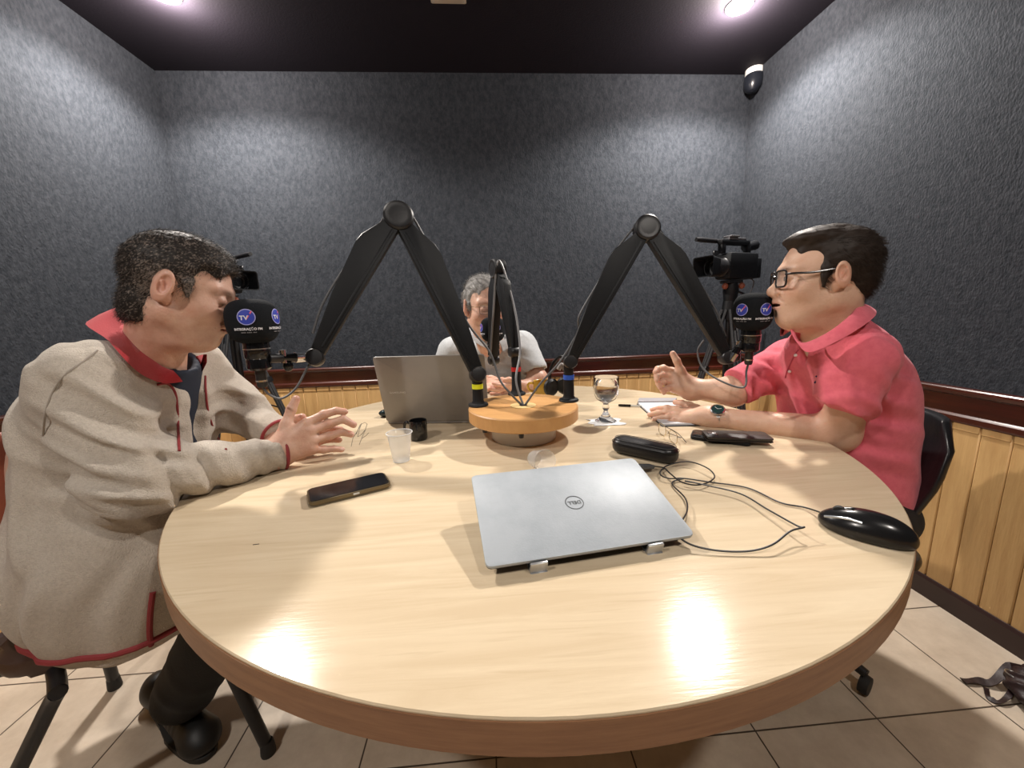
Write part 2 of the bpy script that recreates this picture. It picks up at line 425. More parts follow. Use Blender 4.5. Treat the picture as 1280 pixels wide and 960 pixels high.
MB().tube([Mz @ Vector((.01, -.02, .10)), Mz @ Vector((.0, -.05, .12)), Mz @ Vector((.01, -.03, .16)), Mz @ Vector((.04, 0, .19))], .003).build('wire', WHITE, t)
b0 = Vector((WR-.012, YB-.012, sc.z+.02))
MB().tube([Mz @ Vector((.03, .03, .03)), b0], .014).build('bracket', BLK, t)

# ================================================================ table
TC = Vector((.0997, 1.0995, 0)); TR = .8135; TT = .042
def table_mat():
    m = bpy.data.materials.new('pale maple laminate'); m.use_nodes = True; nt = m.node_tree; N, L = nt.nodes, nt.links; b = N['Principled BSDF']
    tc = N.new('ShaderNodeTexCoord'); mp = N.new('ShaderNodeMapping'); mp.inputs['Scale'].default_value = (1.3, 16, 16); mp.inputs['Rotation'].default_value = (0, 0, R(-5)); L.new(tc.outputs['Object'], mp.inputs[0])
    n = N.new('ShaderNodeTexNoise'); n.inputs['Scale'].default_value = 2.2; n.inputs['Detail'].default_value = 7; n.inputs['Roughness'].default_value = .6; n.inputs['Distortion'].default_value = .9; L.new(mp.outputs[0], n.inputs[0])
    mr = N.new('ShaderNodeMapRange'); mr.inputs[1].default_value = .36; mr.inputs[2].default_value = .66; L.new(n.outputs[0], mr.inputs[0])
    mx = N.new('ShaderNodeMix'); mx.data_type = 'RGBA'; mx.inputs[6].default_value = (.64, .51, .345, 1); mx.inputs[7].default_value = (.72, .595, .42, 1); L.new(mr.outputs[0], mx.inputs[0])
    mp2 = N.new('ShaderNodeMapping'); mp2.inputs['Scale'].default_value = (2.2, 40, 1); mp2.inputs['Rotation'].default_value = (0, 0, R(-5)); L.new(tc.outputs['Object'], mp2.inputs[0])
    n2 = N.new('ShaderNodeTexNoise'); n2.inputs['Scale'].default_value = 3; n2.inputs['Detail'].default_value = 4; n2.inputs['Distortion'].default_value = .5; L.new(mp2.outputs[0], n2.inputs[0])
    r2 = N.new('ShaderNodeMapRange'); r2.inputs[1].default_value = .60; r2.inputs[2].default_value = .78; r2.inputs[4].default_value = .38; L.new(n2.outputs[0], r2.inputs[0])
    m2 = N.new('ShaderNodeMix'); m2.data_type = 'RGBA'; L.new(r2.outputs[0], m2.inputs[0]); L.new(mx.outputs[2], m2.inputs[6]); m2.inputs[7].default_value = (.50, .37, .23, 1)
    L.new(m2.outputs[2], b.inputs['Base Color']); b.inputs['Roughness'].default_value = .16; b.inputs['Specular IOR Level'].default_value = .2
    bp = N.new('ShaderNodeBump'); bp.inputs['Distance'].default_value = .00022; bp.inputs['Strength'].default_value = .5
    n3 = N.new('ShaderNodeTexNoise'); n3.inputs['Scale'].default_value = 70; n3.inputs['Detail'].default_value = 2; mp3 = N.new('ShaderNodeMapping'); mp3.inputs['Scale'].default_value = (.5, 4, 1); L.new(tc.outputs['Object'], mp3.inputs[0]); L.new(mp3.outputs[0], n3.inputs[0])
    L.new(n3.outputs[0], bp.inputs['Height']); L.new(bp.outputs[0], b.inputs['Normal'])
    return m
t = thing('round_table', 'large round table with a pale maple top and brown edge band', 'table', TC)
Tm = Matrix.Translation(TC)
MB().lathe([(0, TH), (TR-.0015, TH), (TR, TH-.0015), (TR, TH-.003), (TR-.001, TH-.004), (TR-.001, TH-TT), (0, TH-TT)], Tm, n=160).build('tabletop', table_mat(), t)
MB().lathe([(TR-.0008, TH-.0035), (TR+.0012, TH-.0035), (TR+.0012, TH-TT), (TR-.0008, TH-TT)], Tm, n=160, close=True).build('edge_band', mat('brown edge band', (.33, .17, .085), .45, var=(10, (.25, .12, .06), .4, .65), stretch=(1, 1, 12)), t)
LEGW = mat('brown laminate', (.25, .13, .07), .5, var=(8, (.2, .1, .05), .4, .6))
MB().box(TC+Vector((0, .1, .36)), (.62, .036, .69), bev=.004).build('pedestal_panel', LEGW, t)
MB().box(TC+Vector((0, .1, .36)), (.036, .62, .69), bev=.004).build('pedestal_panel', LEGW, t)
# a scribbled pen mark on the table top, and a few scuffs
mb = MB()
def scrib(px):
    mb.tube([on(x, y, TH+.0003) for x, y in px], .0006, n=5)
scrib([(439, 558), (441, 548), (446, 540), (450, 533), (452, 529), (449, 538), (447, 546), (452, 543), (456, 538)])
scrib([(445, 543), (450, 531), (456, 528), (459, 530), (456, 539), (452, 548), (449, 556)])
scrib([(452, 548), (457, 545), (461, 541)])
mb.build('pen_scribble', mat('black ink', (.02, .02, .02), .6), t)
mb = MB(); scrib([(316, 681), (324, 680)]); mb.build('pen_tick', MATS['black ink'], t)

# ================================================================ microphone hub on the table
PC = Vector((.100, 1.10, TH)); PR = .160; PT = .846
OAK = mat('honey oak', (.56, .29, .105), .4, var=(9, (.66, .37, .145), .35, .7), stretch=(1, 6, 1), bump=(50, .0004))
t = thing('microphone_hub', 'round oak turntable on a white drum in the middle of the table', 'turntable', PC)
Pm = Matrix.Translation((PC.x, PC.y, 0))
MB().lathe([(0, TH), (.092, TH), (.095, TH+.003), (.095, PT-.036), (0, PT-.036)], Pm, n=64).build('drum_base', mat('white drum', (.62, .59, .54), .5), t)
MB().lathe([(0, PT), (PR-.003, PT), (PR, PT-.003), (PR, PT-.035), (PR-.003, PT-.038), (0, PT-.038)], Pm, n=96).build('turntable_disc', OAK, t)
MB().lathe([(.012, PT), (.038, PT), (.038, PT+.0015), (.012, PT+.0015)], Pm @ Matrix.Translation((0, -.005, 0)), close=True, n=40).build('inlay_ring', mat('pale inlay', (.74, .53, .24), .4), t)
MB().lathe([(0, PT), (.012, PT), (.012, PT+.0008), (0, PT+.0008)], Pm @ Matrix.Translation((0, -.005, 0)), n=20).build('cable_hole', BLK, t)
for a in (212, 262): MB().lathe([(0, PT-.056), (.006, PT-.055), (.007, PT-.048), (.006, PT-.036)], Matrix.Translation((PC.x+.135*math.cos(R(a)), PC.y+.135*math.sin(R(a)), 0)), n=16).build('bolt', BLK, t)

# ---------------------------------------------------------------- boom arms
def segment(mb, a, b, outd, wA, wM, wB, th, sm=.22):
    """arm half from a to b: narrow at a, widening outwards at sm of its length, tapering to b"""
    a, b = Vector(a), Vector(b); x = (b-a); L_ = x.length; M_ = frame(a, x, outd)
    poly = [(0, -wA*.5), (L_, -wB*.5), (L_, wB*.5), (L_*.62, wM*.74), (L_*(sm+.06), wM), (L_*sm, wM*.97), (L_*.10, wA*.72), (0, wA*.5)]
    mb.prism(poly[::1], th, M_, bev=.003)
    mb.prism([(L_*.1, -wA*.28), (L_*.93, -wB*.25), (L_*.93, -wB*.05), (L_*.1, -wA*.06)], th+.004, M_, bev=.001)
def boom(label, foot, knuckle, top, elbow, ring, scale=1., grey=False):
    foot, knuckle, top, elbow = map(Vector, (foot, knuckle, top, elbow))
    t = thing('boom_arm', label, 'microphone arm', foot, 'boom arms bolted to the oak turntable')
    Mf = Matrix.Translation(foot)
    h = knuckle.z-foot.z
    MB().lathe([(0, 0), (.029, 0), (.030, .003), (.028, .007), (.020, .009), (.0165, .016), (.0150, h*.62), (.0150, h-.012), (0, h-.012)], Mf).build('mount_base', BLKM, t)
    MB().lathe([(.0150, h*.55), (.0163, h*.55), (.0163, h*.55+.014), (.0150, h*.55+.014)], Mf, close=True).build('colour_ring', ring, t)
    n = (top-knuckle).cross(elbow-top)
    if n.dot(EYE-top) < 0: n = -n
    n.normalize(); mid = (knuckle+elbow)/2
    o1 = ((top-knuckle).normalized()); out1 = (knuckle-mid); out1 = out1-o1*out1.dot(o1)
    o2 = ((elbow-top).normalized()); out2 = (elbow-mid); out2 = out2-o2*out2.dot(o2)
    def disc(p, r, th, name, par):
        MB().lathe([(0, th/2), (r*.55, th/2), (r*.82, th/2-.001), (r*.88, th/2), (r, th/2-.004), (r, -th/2+.004), (r*.9, -th/2), (0, -th/2)], zframe(p, n)).build(name, BLK, par)
    disc(knuckle, .0225*scale, .034, 'base_joint', t)
    mb = MB(); segment(mb, top, knuckle, out1, .036*scale, .058*scale, .034*scale, .028); lo = mb.build('lower_arm', BLKM, t)
    mb = MB(); segment(mb, top, elbow, out2, .036*scale, .056*scale, .030*scale, .028); up = mb.build('upper_arm', BLKM, t)
    disc(top, .0395*scale, .042, 'middle_joint', t); disc(elbow, .0215*scale, .036, 'tip_joint', t)
    # springs' guide rods showing behind the outer edge
    for (a, b, o_) in ((top, knuckle, out1), (top, elbow, out2)):
        o_ = o_.normalized()
        MB().tube([a.lerp(b, .26)+o_*.040*scale-n*.008, a.lerp(b, .45)+o_*.040*scale-n*.008], .0028, n=8).build('guide_rod', mat('satin grey metal', (.35, .35, .36), .35, .8), t)
    return t, n, out1.normalized(), out2.normalized()
YEL = mat('yellow tape', (.72, .78, .02), .5); BLUE = mat('blue tape', (.02, .10, .55), .5); REDT = mat('red tape', (.5, .015, .015), .5)
CAB = mat('grey cable', (.10, .10, .105), .5)
yF = on(598, 507, PT); yK = at(597, 468, 1.125); yT = at(498, 272, 1.09); yE = at(394, 447, 1.00)
tY, nY, oY1, oY2 = boom('black boom arm with the yellow ring, reaching to the left', yF, yK, yT, yE, YEL, 1.05)
bF = on(711, 501, PT); bK = at(713, 452, 1.14); bT = at(808, 286, 1.12); bE = at(908, 447, 1.12)
tB, nB, oB1, oB2 = boom('black boom arm with the blue ring, reaching to the right', bF, bK, bT, bE, BLUE, .92)
rF = on(646, 493, PT); rK = at(643, 440, 1.255); rT = at(622, 336, 1.30); rE = at(617, 450, 1.42)
tR, nR, oR1, oR2 = boom('black boom arm with the red ring, pointing to the back', rF, rK, rT, rE, REDT, .80)
# cables of the arms
hole = PC+Vector((0, -.005, PT-TH+.001))
def cable(name, pts, rad, m, parent, n=8): return MB().tube(spline(pts, 10), rad, n=n).build(name, m, parent)
def over(a, b, o_, n_, s=1.):  # cable running beside an arm half, on its outer edge
    return [a.lerp(b, k)+o_*(.052*s if .15 < k < .75 else .036*s)+n_*.004 for k in (.12, .3, .55, .8)]
cable('cable', over(yE, yT, oY2, -nY)+[yT+Vector((-.035, 0, .012))-nY*.01, yT+Vector((-.012, 0, .040))-nY*.01, yT+Vector((.03, 0, .022))-nY*.01]+[yT.lerp(yK, k)+oY1*.046-nY*.012 for k in (.18, .4, .7)]+[at(612, 440, 1.15), at(625, 475, 1.14), at(640, 494, 1.125), hole+Vector((-.004, .002, 0))], .0032, CAB, tY)
cable('cable', over(bE, bT, oB2, -nB, .9)+[bT+Vector((.03, 0, .02))-nB*.012, bT+Vector((0, 0, .036))-nB*.012, bT+Vector((-.032, 0, .01))-nB*.012]+[bT.lerp(bK, k)+oB1*.044-nB*.006 for k in (.2, .45, .7)]+[at(722, 415, 1.16), at(700, 452, 1.15), at(675, 480, 1.135), hole+Vector((.006, .002, 0))], .0032, CAB, tB)
cable('cable', [at(613, 448, 1.40), at(616, 400, 1.34), rT+Vector((-.004, -.03, .0)), rT+Vector((.012, -.03, .012)), at(638, 365, 1.25), at(646, 400, 1.22), at(650, 440, 1.19), at(645, 475, 1.14), hole+Vector((0, .004, 0))], .0034, mat('pale grey cable', (.22, .22, .23), .4), tR)

# ---------------------------------------------------------------- microphones
FOAM = mat('black foam', (.012, .014, .017), .95, spec=.15, bump=(900, .0012))
LOGO = mat('blue badge', (.035, .06, .46), .5); LOGW = mat('white print', (.75, .76, .82), .5); LOGR = mat('lilac ring', (.38, .38, .72), .5)
LOGP = mat('pink print', (.75, .12, .22), .5)
def mic(label, c, azs, Rr, Hh, tilt=(0, 0, 1), group='broadcast microphones on the boom arms', text=True):
    c = Vector(c); M_ = zframe(c, tilt, (1, 0, 0)); n_ = 3.0
    t = thing('microphone', label, 'microphone', c, group)
    def rr(z): return Rr*max(0, 1-abs(z/Hh)**n_)**(1/n_)
    zs = [Hh*math.sin(math.pi/2*k/16)*(1 if True else 1) for k in range(-16, 17)]
    prof = [(rr(z)*(1-.05*(z/Hh < 0)*abs(z/Hh)), z) for z in zs]
    foam = MB().lathe(prof, M_, n=56).build('foam_windscreen', FOAM, t, sharp=False)
    def fn(az, du=0, dv=0, lift=.0007):
        def g(u, v):
            z = v+dv; rad = rr(z); a = az+(u+du)/Rr
            return M_ @ Vector(((rad+lift)*math.cos(a), (rad+lift)*math.sin(a), z))
        return g
    for az in azs:
        az = R(az); s = Rr/.052
        def dsk(r0, r1, lift, dv):
            g = fn(az, 0, dv, lift); rows = []
            for r_ in (r0, (r0+r1)/2, r1): rows.append([g(r_*math.cos(q*math.pi/18), r_*math.sin(q*math.pi/18)) for q in range(36)])
            return rows
        lg = MB().grid(dsk(.0004, .0165*s, .0006, .010*s), closed=True).build('round_badge', LOGO, foam)
        MB().grid(dsk(.0152*s, .0170*s, .0010, .010*s), closed=True).build('badge_ring', LOGR, foam)
        text_on('badge_letters', 'TV', .013*s, LOGW, fn(az, -.0045*s, .008*s, .0012), foam, .0004)
        g = fn(az, .005*s, .013*s, .0012)
        MB().grid([[g(-.004*s, -.008*s), g(.007*s, .008*s)], [g(-.006*s, -.006*s), g(.005*s, .010*s)]]).build('badge_streak', LOGP, foam)
        text_on('lettering', 'INTEGRAÇÃO FM', .0068*s, LOGW, fn(az, 0, -.0155*s, .0010), foam, .0003)
        mb = MB(); g = fn(az, 0, -.0235*s, .0008)
        for k in range(13):
            if k % 5 != 4: mb.grid([[g((k-6)*.0023*s, 0), g((k-6)*.0023*s+.0016*s, 0)], [g((k-6)*.0023*s, .0018*s), g((k-6)*.0023*s+.0016*s, .0018*s)]])
        mb.build('small_print', mat('grey print', (.3, .3, .33), .5), foam)
    b0 = -Hh
    s = Rr/.052
    MB().lathe([(0, b0+.02), (.026*s, b0+.02), (.026*s, b0-.004), (.0265*s, b0-.006), (.0265*s, b0-.030*s), (.024*s, b0-.034*s), (.025*s, b0-.036*s), (.025*s, b0-.055*s), (.020*s, b0-.060*s), (0, b0-.060*s)], M_).build('microphone_body', BLKG, t)
    MB().lathe([(.0262*s, b0-.010*s), (.0272*s, b0-.010*s), (.0272*s, b0-.0125*s), (.0262*s, b0-.0125*s)], M_, close=True).build('body_ring', STL, t)
    MB().lathe([(0, b0-.058*s), (.011*s, b0-.058*s), (.011*s, b0-.095*s), (.009*s, b0-.10*s), (0, b0-.10*s)], M_, n=20).build('cable_plug', BLK, t)
    MB().lathe([(.010*s, b0-.083*s), (.0118*s, b0-.083*s), (.0118*s, b0-.087*s), (.010*s, b0-.087*s)], M_, close=True, n=20).build('plug_ring', CHR, t)
    return t, M_, b0, s
azc = lambda c: math.degrees(math.atan2(-c.y, -c.x))
mA = at(316, 402, .895); a0 = azc(mA)
tA, MA, bA, sA = mic('black foam microphone in front of the man in the beige fleece', mA, (a0-12, a0+62), .054, .051)
mBc = at(941, 390, 1.07); a0 = azc(mBc)
tBm, MBm, bB, sB = mic('black foam microphone in front of the man in the pink shirt', mBc, (a0-32, a0+38), .050, .052, (-.03, -.05, 1))
mC = at(616, 412, 1.50); a0 = azc(mC)
tC, MC, bC, sC = mic('black foam microphone at the back, hiding the chin of the man in grey', mC, (a0-70, a0+18), .048, .048)
# clamps and short cables joining the microphones to their arms (parts of the microphones)
def clamp(t, p, q, up):
    p, q = Vector(p), Vector(q); d = (q-p)
    MB().tube([p, p+d*.3], .011, n=14).build('swivel_mount', BLK, t)
    MB().tube([p+d*.34-Vector((0, 0, .012)), p+d*.34+Vector((0, 0, .02))], .008, n=14).build('clamp_screw', CHR, t)
    MB().tube([p+d*.3, p+d*.62], [.009, .012], n=14).build('swivel_arm', BLKG, t)
    MB().tube([p+d*.62, p+d*.8, q], [.013, .012, .010], n=14).build('thread_adapter', CHR, t)
    MB().ball(p+d*.42+Vector((0, 0, -.02)), (.012, .010, .014)).build('thumb_screw', BLKG, t)
clamp(tA, MA @ Vector((.024, 0, bA-.036)), yE+Vector((-.014, 0, .002)), 1)
clamp(tBm, MBm @ Vector((-.02, .01, bB-.03)), bE+Vector((.005, -.012, -.008)), 1)
MB().tube([MC @ Vector((0, 0, bC-.05)), rE+Vector((0, 0, -.01))], .010, n=12).build('swivel_mount', BLK, tC)
eA = MA @ Vector((0, 0, bA-.10*sA)); cable('cable', [eA, eA+Vector((.012, 0, -.018)), at(352, 498, .93), at(370, 485, .96), at(384, 460, .99), yE+Vector((-.008, 0, -.01))], .0028, CAB, tA)
eB = MBm @ Vector((0, 0, bB-.10*sB)); cable('cable', [eB, eB+Vector((-.004, 0, -.02)), at(930, 484, 1.10), at(905, 478, 1.12), at(880, 462, 1.16), at(872, 440, 1.17), at(880, 425, 1.16)], .0028, CAB, tBm)

# ================================================================ people
def head_sd(P, neck_to, neck_r=(.056, .062), ears=True):
    """P: dict of feature tweaks. local frame: x to the head's right.. y forward, z up, metres"""
    s = SD()
    s.add(ell((0, -.014, .038), (.076, .100, .088)), 0)
    s.add(ell((0, .036, -.008), (.064, .058, .080)), .03)
    s.add(ell((0, .034, -.062), (.052+P.get('jowl', 0), .052, .046)), .03)
    s.add(cap((-.050, .000, -.056), (-.024, .066, -.096), .021+P.get('jowl', 0), .018), .03)
    s.add(cap((.050, .000, -.056), (.024, .066, -.096), .021+P.get('jowl', 0), .018), .03)
    s.add(ell((0, .080, -.097), (.022, .017, .019)), .022)                    # chin
    if P.get('dbl'): s.add(ell((0, .035, -.112), (.042, .042, .026)), .03)
    for q in (-1, 1):
        s.add(ell((q*.044, .060, -.026), (.021, .024, .022)), .03)            # cheek
        s.add(cap((q*.014, .088, .025), (q*.046, .070, .028), .010, .009), .018)   # brow
    s.add(cap((0, .086, .020), (0, .108, -.022), .0085, .0105), .018)          # nose bridge
    s.add(ell((0, .111, -.028), (.0125, .013, .0115)), .012)
    for q in (-1, 1):
        s.add(ell((q*.0125, .102, -.033), (.0085, .0115, .0085)), .008)
        s.sub(ell((q*.0075, .1045, -.0415), (.0038, .006, .004)), .003)
        s.sub(ell((q*.033, .101, .004), (.018, .017, .014)), .016)             # socket
    s.add(ell((0, .078, -.060), (.034, .026, .028)), .022)                    # muzzle
    s.add(cap((-.020, .092, -.0565), (0, .1025, -.0545), .0042, .0060), .006); s.add(cap((.020, .092, -.0565), (0, .1025, -.0545), .0042, .0060), .006)
    s.add(cap((-.018, .091, -.0690), (0, .1000, -.0710), .0048, .0072), .006); s.add(cap((.018, .091, -.0690), (0, .1000, -.0710), .0048, .0072), .006)
    op = P.get('mouth', .0014)
    s.sub(ell((0, .098, -.0630), (.024, .012, op)), .003)
    s.sub(cap((0, .106, -.082), (0, .104, -.083), .006), .012)
    for q in (-1, 1):                                                          # lids
        s.add(ell((q*.032, .0835, .004), (.0150, .0125, .0120)), .006)
        if P.get('closed'): s.sub(ell((q*.032, .0965, -.0035), (.0125, .006, .0012)), .002)
        else: s.sub(ell((q*.032, .0985, .0030), (.0120, .0065, .0044)), .0025)
        if P.get('bags'): s.sub(cap((q*.022, .094, -.012), (q*.042, .086, -.013), .002), .006)
        s.sub(cap((q*.019, .101, -.036), (q*.034, .083, -.064), .0012), .008)   # naso-labial
    if ears:
        for q in (-1, 1):
            rot = Matrix.Rotation(R(q*-22), 3, 'Z') @ Matrix.Rotation(R(-8), 3, 'X')
            e_ = P.get('ear', 1.); s.add(ell((q*.081, -.012, .003), (.0090, .0205*e_, .0345*e_), rot), .008)
            s.add(ell((q*.077, .000, -.022), (.0065, .009, .013), rot), .006)
            s.sub(ell((q*.0890, -.008, .007), (.0078, .0115*e_, .0200*e_), rot), .003); s.add(cap((q*.084, -.014, .012), (q*.082, -.008, -.006), .0032), .003)
            s.add(cap((q*.080, .004, -.002), (q*.078, .005, .004), .0045), .004)
    if neck_to is not None: s.add(cap((0, -.030, -.055), neck_to, *neck_r), .035)
    for f, k in P.get('extra', []): s.add(f, k)
    return s
def head_tint(v, P):
    """own colours of the skin: lips, ears, nose and cheeks redder, shaved beard greyer"""
    t = np.ones((len(v), 3)); g = lambda c, r: np.exp(-(((v-np.array(c))/np.array(r))**2).sum(1))[:, None]
    t = t*(1-g((0, .10, -.062), (.022, .014, .0115))*np.array([.10, .36, .34])*P.get('lip', 1))
    t = t*(1-g((0, .105, -.030), (.018, .018, .014))*np.array([0, .14, .14]))
    for q in (-1, 1):
        t = t*(1-g((q*.045, .075, -.028), (.022, .022, .018))*np.array([0, .13, .12]))
        t = t*(1-g((q*.082, -.010, .0), (.013, .024, .034))*np.array([0, .17, .17]))
        t = t*(1-np.clip(g((q*.030, .094, .0275), (.021, .016, .0052))*P.get('brow', .9), 0, .95)*np.array([.80, .84, .86]))
        t = t*(1-g((q*.032, .098, .003), (.017, .012, .0075))*np.array([.22, .30, .30]))
    for q in (-1, 1): t = t*(1-np.clip(g((q*.032, .094, -.0035 if P.get('closed') else .0078), (.0150, .014, .0018)), 0, 1)*np.array([.8, .82, .84]))
    b = P.get('beard', 0)
    t = t*(1-b*np.clip(g((0, .065, -.092), (.06, .055, .032))+g((0, .10, -.048), (.026, .02, .0065)), 0, 1)*np.array([.30, .26, .20]))
    if P.get('goatee'): t = t*(1-np.clip(g((0, .100, -.0865), (.0125, .02, .0105))*1.5, 0, .82)*np.array([1, 1, 1]))
    return t
def strands(name, me_v, me_n, N, dirf, ln, rad, m, parent, M_, tintf, seg=3, mask=None):
    idx = rng.integers(0, len(me_v), N*3)
    if mask is not None: idx = idx[mask(me_v[idx])]
    idx = idx[:N]; p = me_v[idx]+rng.normal(0, .0012, (len(idx), 3)); n = me_n[idx]
    d = dirf(p, n); d /= np.linalg.norm(d, axis=1)[:, None]+1e-9
    L_ = ln*(.6+.8*rng.random(len(idx)))[:, None]
    u = np.cross(d, n); u /= np.linalg.norm(u, axis=1)[:, None]+1e-9; w_ = np.cross(d, u)
    vs = []
    for k in range(seg+1):
        f = k/seg; c = p-n*.0012+d*L_*f+n*(.35*L_*(f-f*f*.9))*(.6+.8*rng.random((len(idx), 1))) if k else p-n*.0015
        r_ = rad*(1-.75*f)
        for a in (0, 2.094, 4.188): vs.append(c+(u*math.cos(a)+w_*math.sin(a))*r_)
    V = np.stack(vs, 1); K = V.shape[1]; base = np.arange(len(idx))[:, None]*K; fs = []
    for k in range(seg):
        for j in range(3):
            a, b = k*3+j, k*3+(j+1) % 3; fs.append(np.stack([base[:, 0]+a, base[:, 0]+b, base[:, 0]+b+3, base[:, 0]+a+3], 1))
    tt = np.repeat(tintf(p)[:, None, :], K, 1).reshape(-1, 3)
    return V.reshape(-1, 3), np.concatenate(fs), tt
def normals_of(v, f):
    a = v[f[:, 1]]-v[f[:, 0]]; b = v[f[:, 2]]-v[f[:, 0]]; n = np.cross(a, b); N_ = np.zeros_like(v)
    for k in range(4): np.add.at(N_, f[:, k], n)
    return N_/(np.linalg.norm(N_, axis=1)[:, None]+1e-9)
HAIRD = mat('dark hair', (.018, .014, .012), .6, spec=.3, tint=True)
def hair_piece(name, sd, lo, hi, h, N, dirf, ln, rad, parent, M_, tintf, mask=None, m=None):
    HAIRD = m or MATS['dark hair']
    v, f = sd.mesh(lo, hi, h); n = normals_of(v, f)
    sv, sf, st = strands(name, v, n, N, dirf, ln, rad, HAIRD, parent, M_, tintf, mask=mask)
    me = np_mesh(name, [(tf(M_, v), f, tintf(v)), (tf(M_, sv), sf, st)])
    o = link(name, me, HAIRD, parent); return o
def nz(s, a, sx=1, sy=1, sz=1, ph=0):      # cheap layered wave noise
    def f(X):
        x, y, z = X[:, 0]*s*sx, X[:, 1]*s*sy, X[:, 2]*s*sz
        return a*(np.sin(x+1.7*np.sin(y*.8+ph))*np.sin(y+1.3*np.sin(z*.9+ph))+.6*np.sin(z*1.9+2*np.sin(x*.7+ph)+y)*np.sin(x*2.3+ph))*.6
    return f
def headM(c, fwd, roll=0, scale=1.):
    y = Vector(fwd).normalized(); z = Vector((0, 0, 1)); z = (z-y*z.dot(y)).normalized(); x = y.cross(z)
    M_ = Matrix(((x.x, y.x, z.x, c[0]), (x.y, y.y, z.y, c[1]), (x.z, y.z, z.z, c[2]), (0, 0, 0, 1)))
    return M_ @ Matrix.Rotation(R(roll), 4, 'Y') @ Matrix.Scale(scale, 4)
def hand_sd(s, wrist, fingers, thumb, fore=None, rp=.0125, fr=.0092):
    """fingers: four chains knuckle, pip, dip, tip (index..little); thumb: cmc, mcp, ip, tip"""
    w_ = V3(wrist)
    K = [V3(f[0]) for f in fingers]; ac = (K[1]-K[0]); 
    wi = w_+(K[0]-K[3])*.22; wl = w_-(K[0]-K[3])*.22
    for i, f in enumerate(fingers):
        st = wi*(1-i/3)+wl*(i/3)
        s.add(cap(st, f[0], rp*1.05, rp*.92), .014)
    s.add(cap(wi, wl, rp*1.25), .02)
    for i in range(3): s.add(cap((K[i]*.5+K[i+1]*.5)*.85+w_*.15, w_, rp*.9, rp*1.15), .012)
    th = [V3(p) for p in thumb]
    s.add(cap(w_*.8+th[0]*.2, th[1], rp*1.15, rp*1.0), .016); s.add(cap(th[0], K[0]*.55+w_*.45, rp*1.0, rp*.8), .014)
    s.add(cap(th[1], th[2], fr*1.20, fr*1.10), .006); s.add(cap(th[2], th[3], fr*1.15, fr*.92), .004)
    for i, f in enumerate(fingers):
        q = [V3(p) for p in f]; r_ = fr*(1.0, 1.03, .98, .86)[i]
        s.add(cap(q[0], q[1], r_*1.12, r_*1.0), .007); s.add(cap(q[1], q[2], r_*1.02, r_*.92), .003); s.add(cap(q[2], q[3], r_*.94, r_*.80), .003)
        s.add(ell(q[1], (r_*1.1,)*3), .004)
    if fore is not None:
        for a, b, ra, rb in fore: s.add(cap(a, b, ra, rb), .03)
    return s
def chain(k, t, bend=(0, 0, 0), l=(.46, .29, .25)):   # knuckle to tip with an arched middle
    k, t, b = Vector(k), Vector(t), Vector(bend); d = t-k
    return [k, k+d*l[0]+b, k+d*(l[0]+l[1])+b*.8, t]
def bbox(pts, pad):
    a = np.array([list(p) for p in pts]); return a.min(0)-pad, a.max(0)+pad
def hand_part(wrist, fingers, thumb, fore=None, h=.0022, rp=.0125, fr=.0092, extra=None):
    s = hand_sd(SD(), wrist, fingers, thumb, fore, rp, fr)
    if extra: extra(s)
    pts = [wrist]+[p for f in fingers for p in f]+list(thumb)+([q for a in fore for q in a[:2]] if fore else [])
    v, f = s.mesh(*bbox(pts, .055), h)
    t = np.ones((len(v), 3))
    for fg in list(fingers)+[thumb]:
        for p, amt, r_ in ((fg[3], .14, .012), (fg[1], .10, .010)):
            t *= 1-np.exp(-((v-np.array(p))**2).sum(1)/r_**2)[:, None]*np.array([0, amt, amt])
    return v, f, t
def nails(name, fingers, up, parent, r=.0055):
    for f in fingers:
        a, b = Vector(f[2]), Vector(f[3]); d = (b-a).normalized(); u = Vector(up); u = (u-d*u.dot(d)).normalized(); s_ = d.cross(u)
        MB().ball((0, 0, 0), (r*1.2, r*.85, .0016), frame(b+d*.0005+u*.0062, d, s_), 12).build('finger_nail', mat('finger nail', (.72, .45, .36), .3), parent)
def pt(v): return Vector(v)
def collar(name, m, parent, top, low, th=.004, extra=None):
    """folded band: 'top' and 'low' are matching open loops of points"""
    top = spline(top, 6); low = spline(low, 6); n = len(top); c = sum(top, Vector())/n
    rows = []
    for q, w_ in ((low, 1), (None, 1), (top, 1), (top, 0), (None, 0), (low, 0)):
        r_ = []
        for i in range(n):
            p = (top[i]+low[i])/2 if q is None else q[i]
            o = Vector((p.x-c.x, p.y-c.y, 0)); o = o.normalized() if o.length > 1e-5 else Vector((1, 0, 0))
            r_.append(p+o*(th if w_ else -th*.2)+(o*th*.8 if q is None and w_ else Vector()))
        rows.append(r_)
    rows.append(rows[0]); mb = MB(); mb.grid(rows)
    return mb.build(name, m, parent, sharp=False)
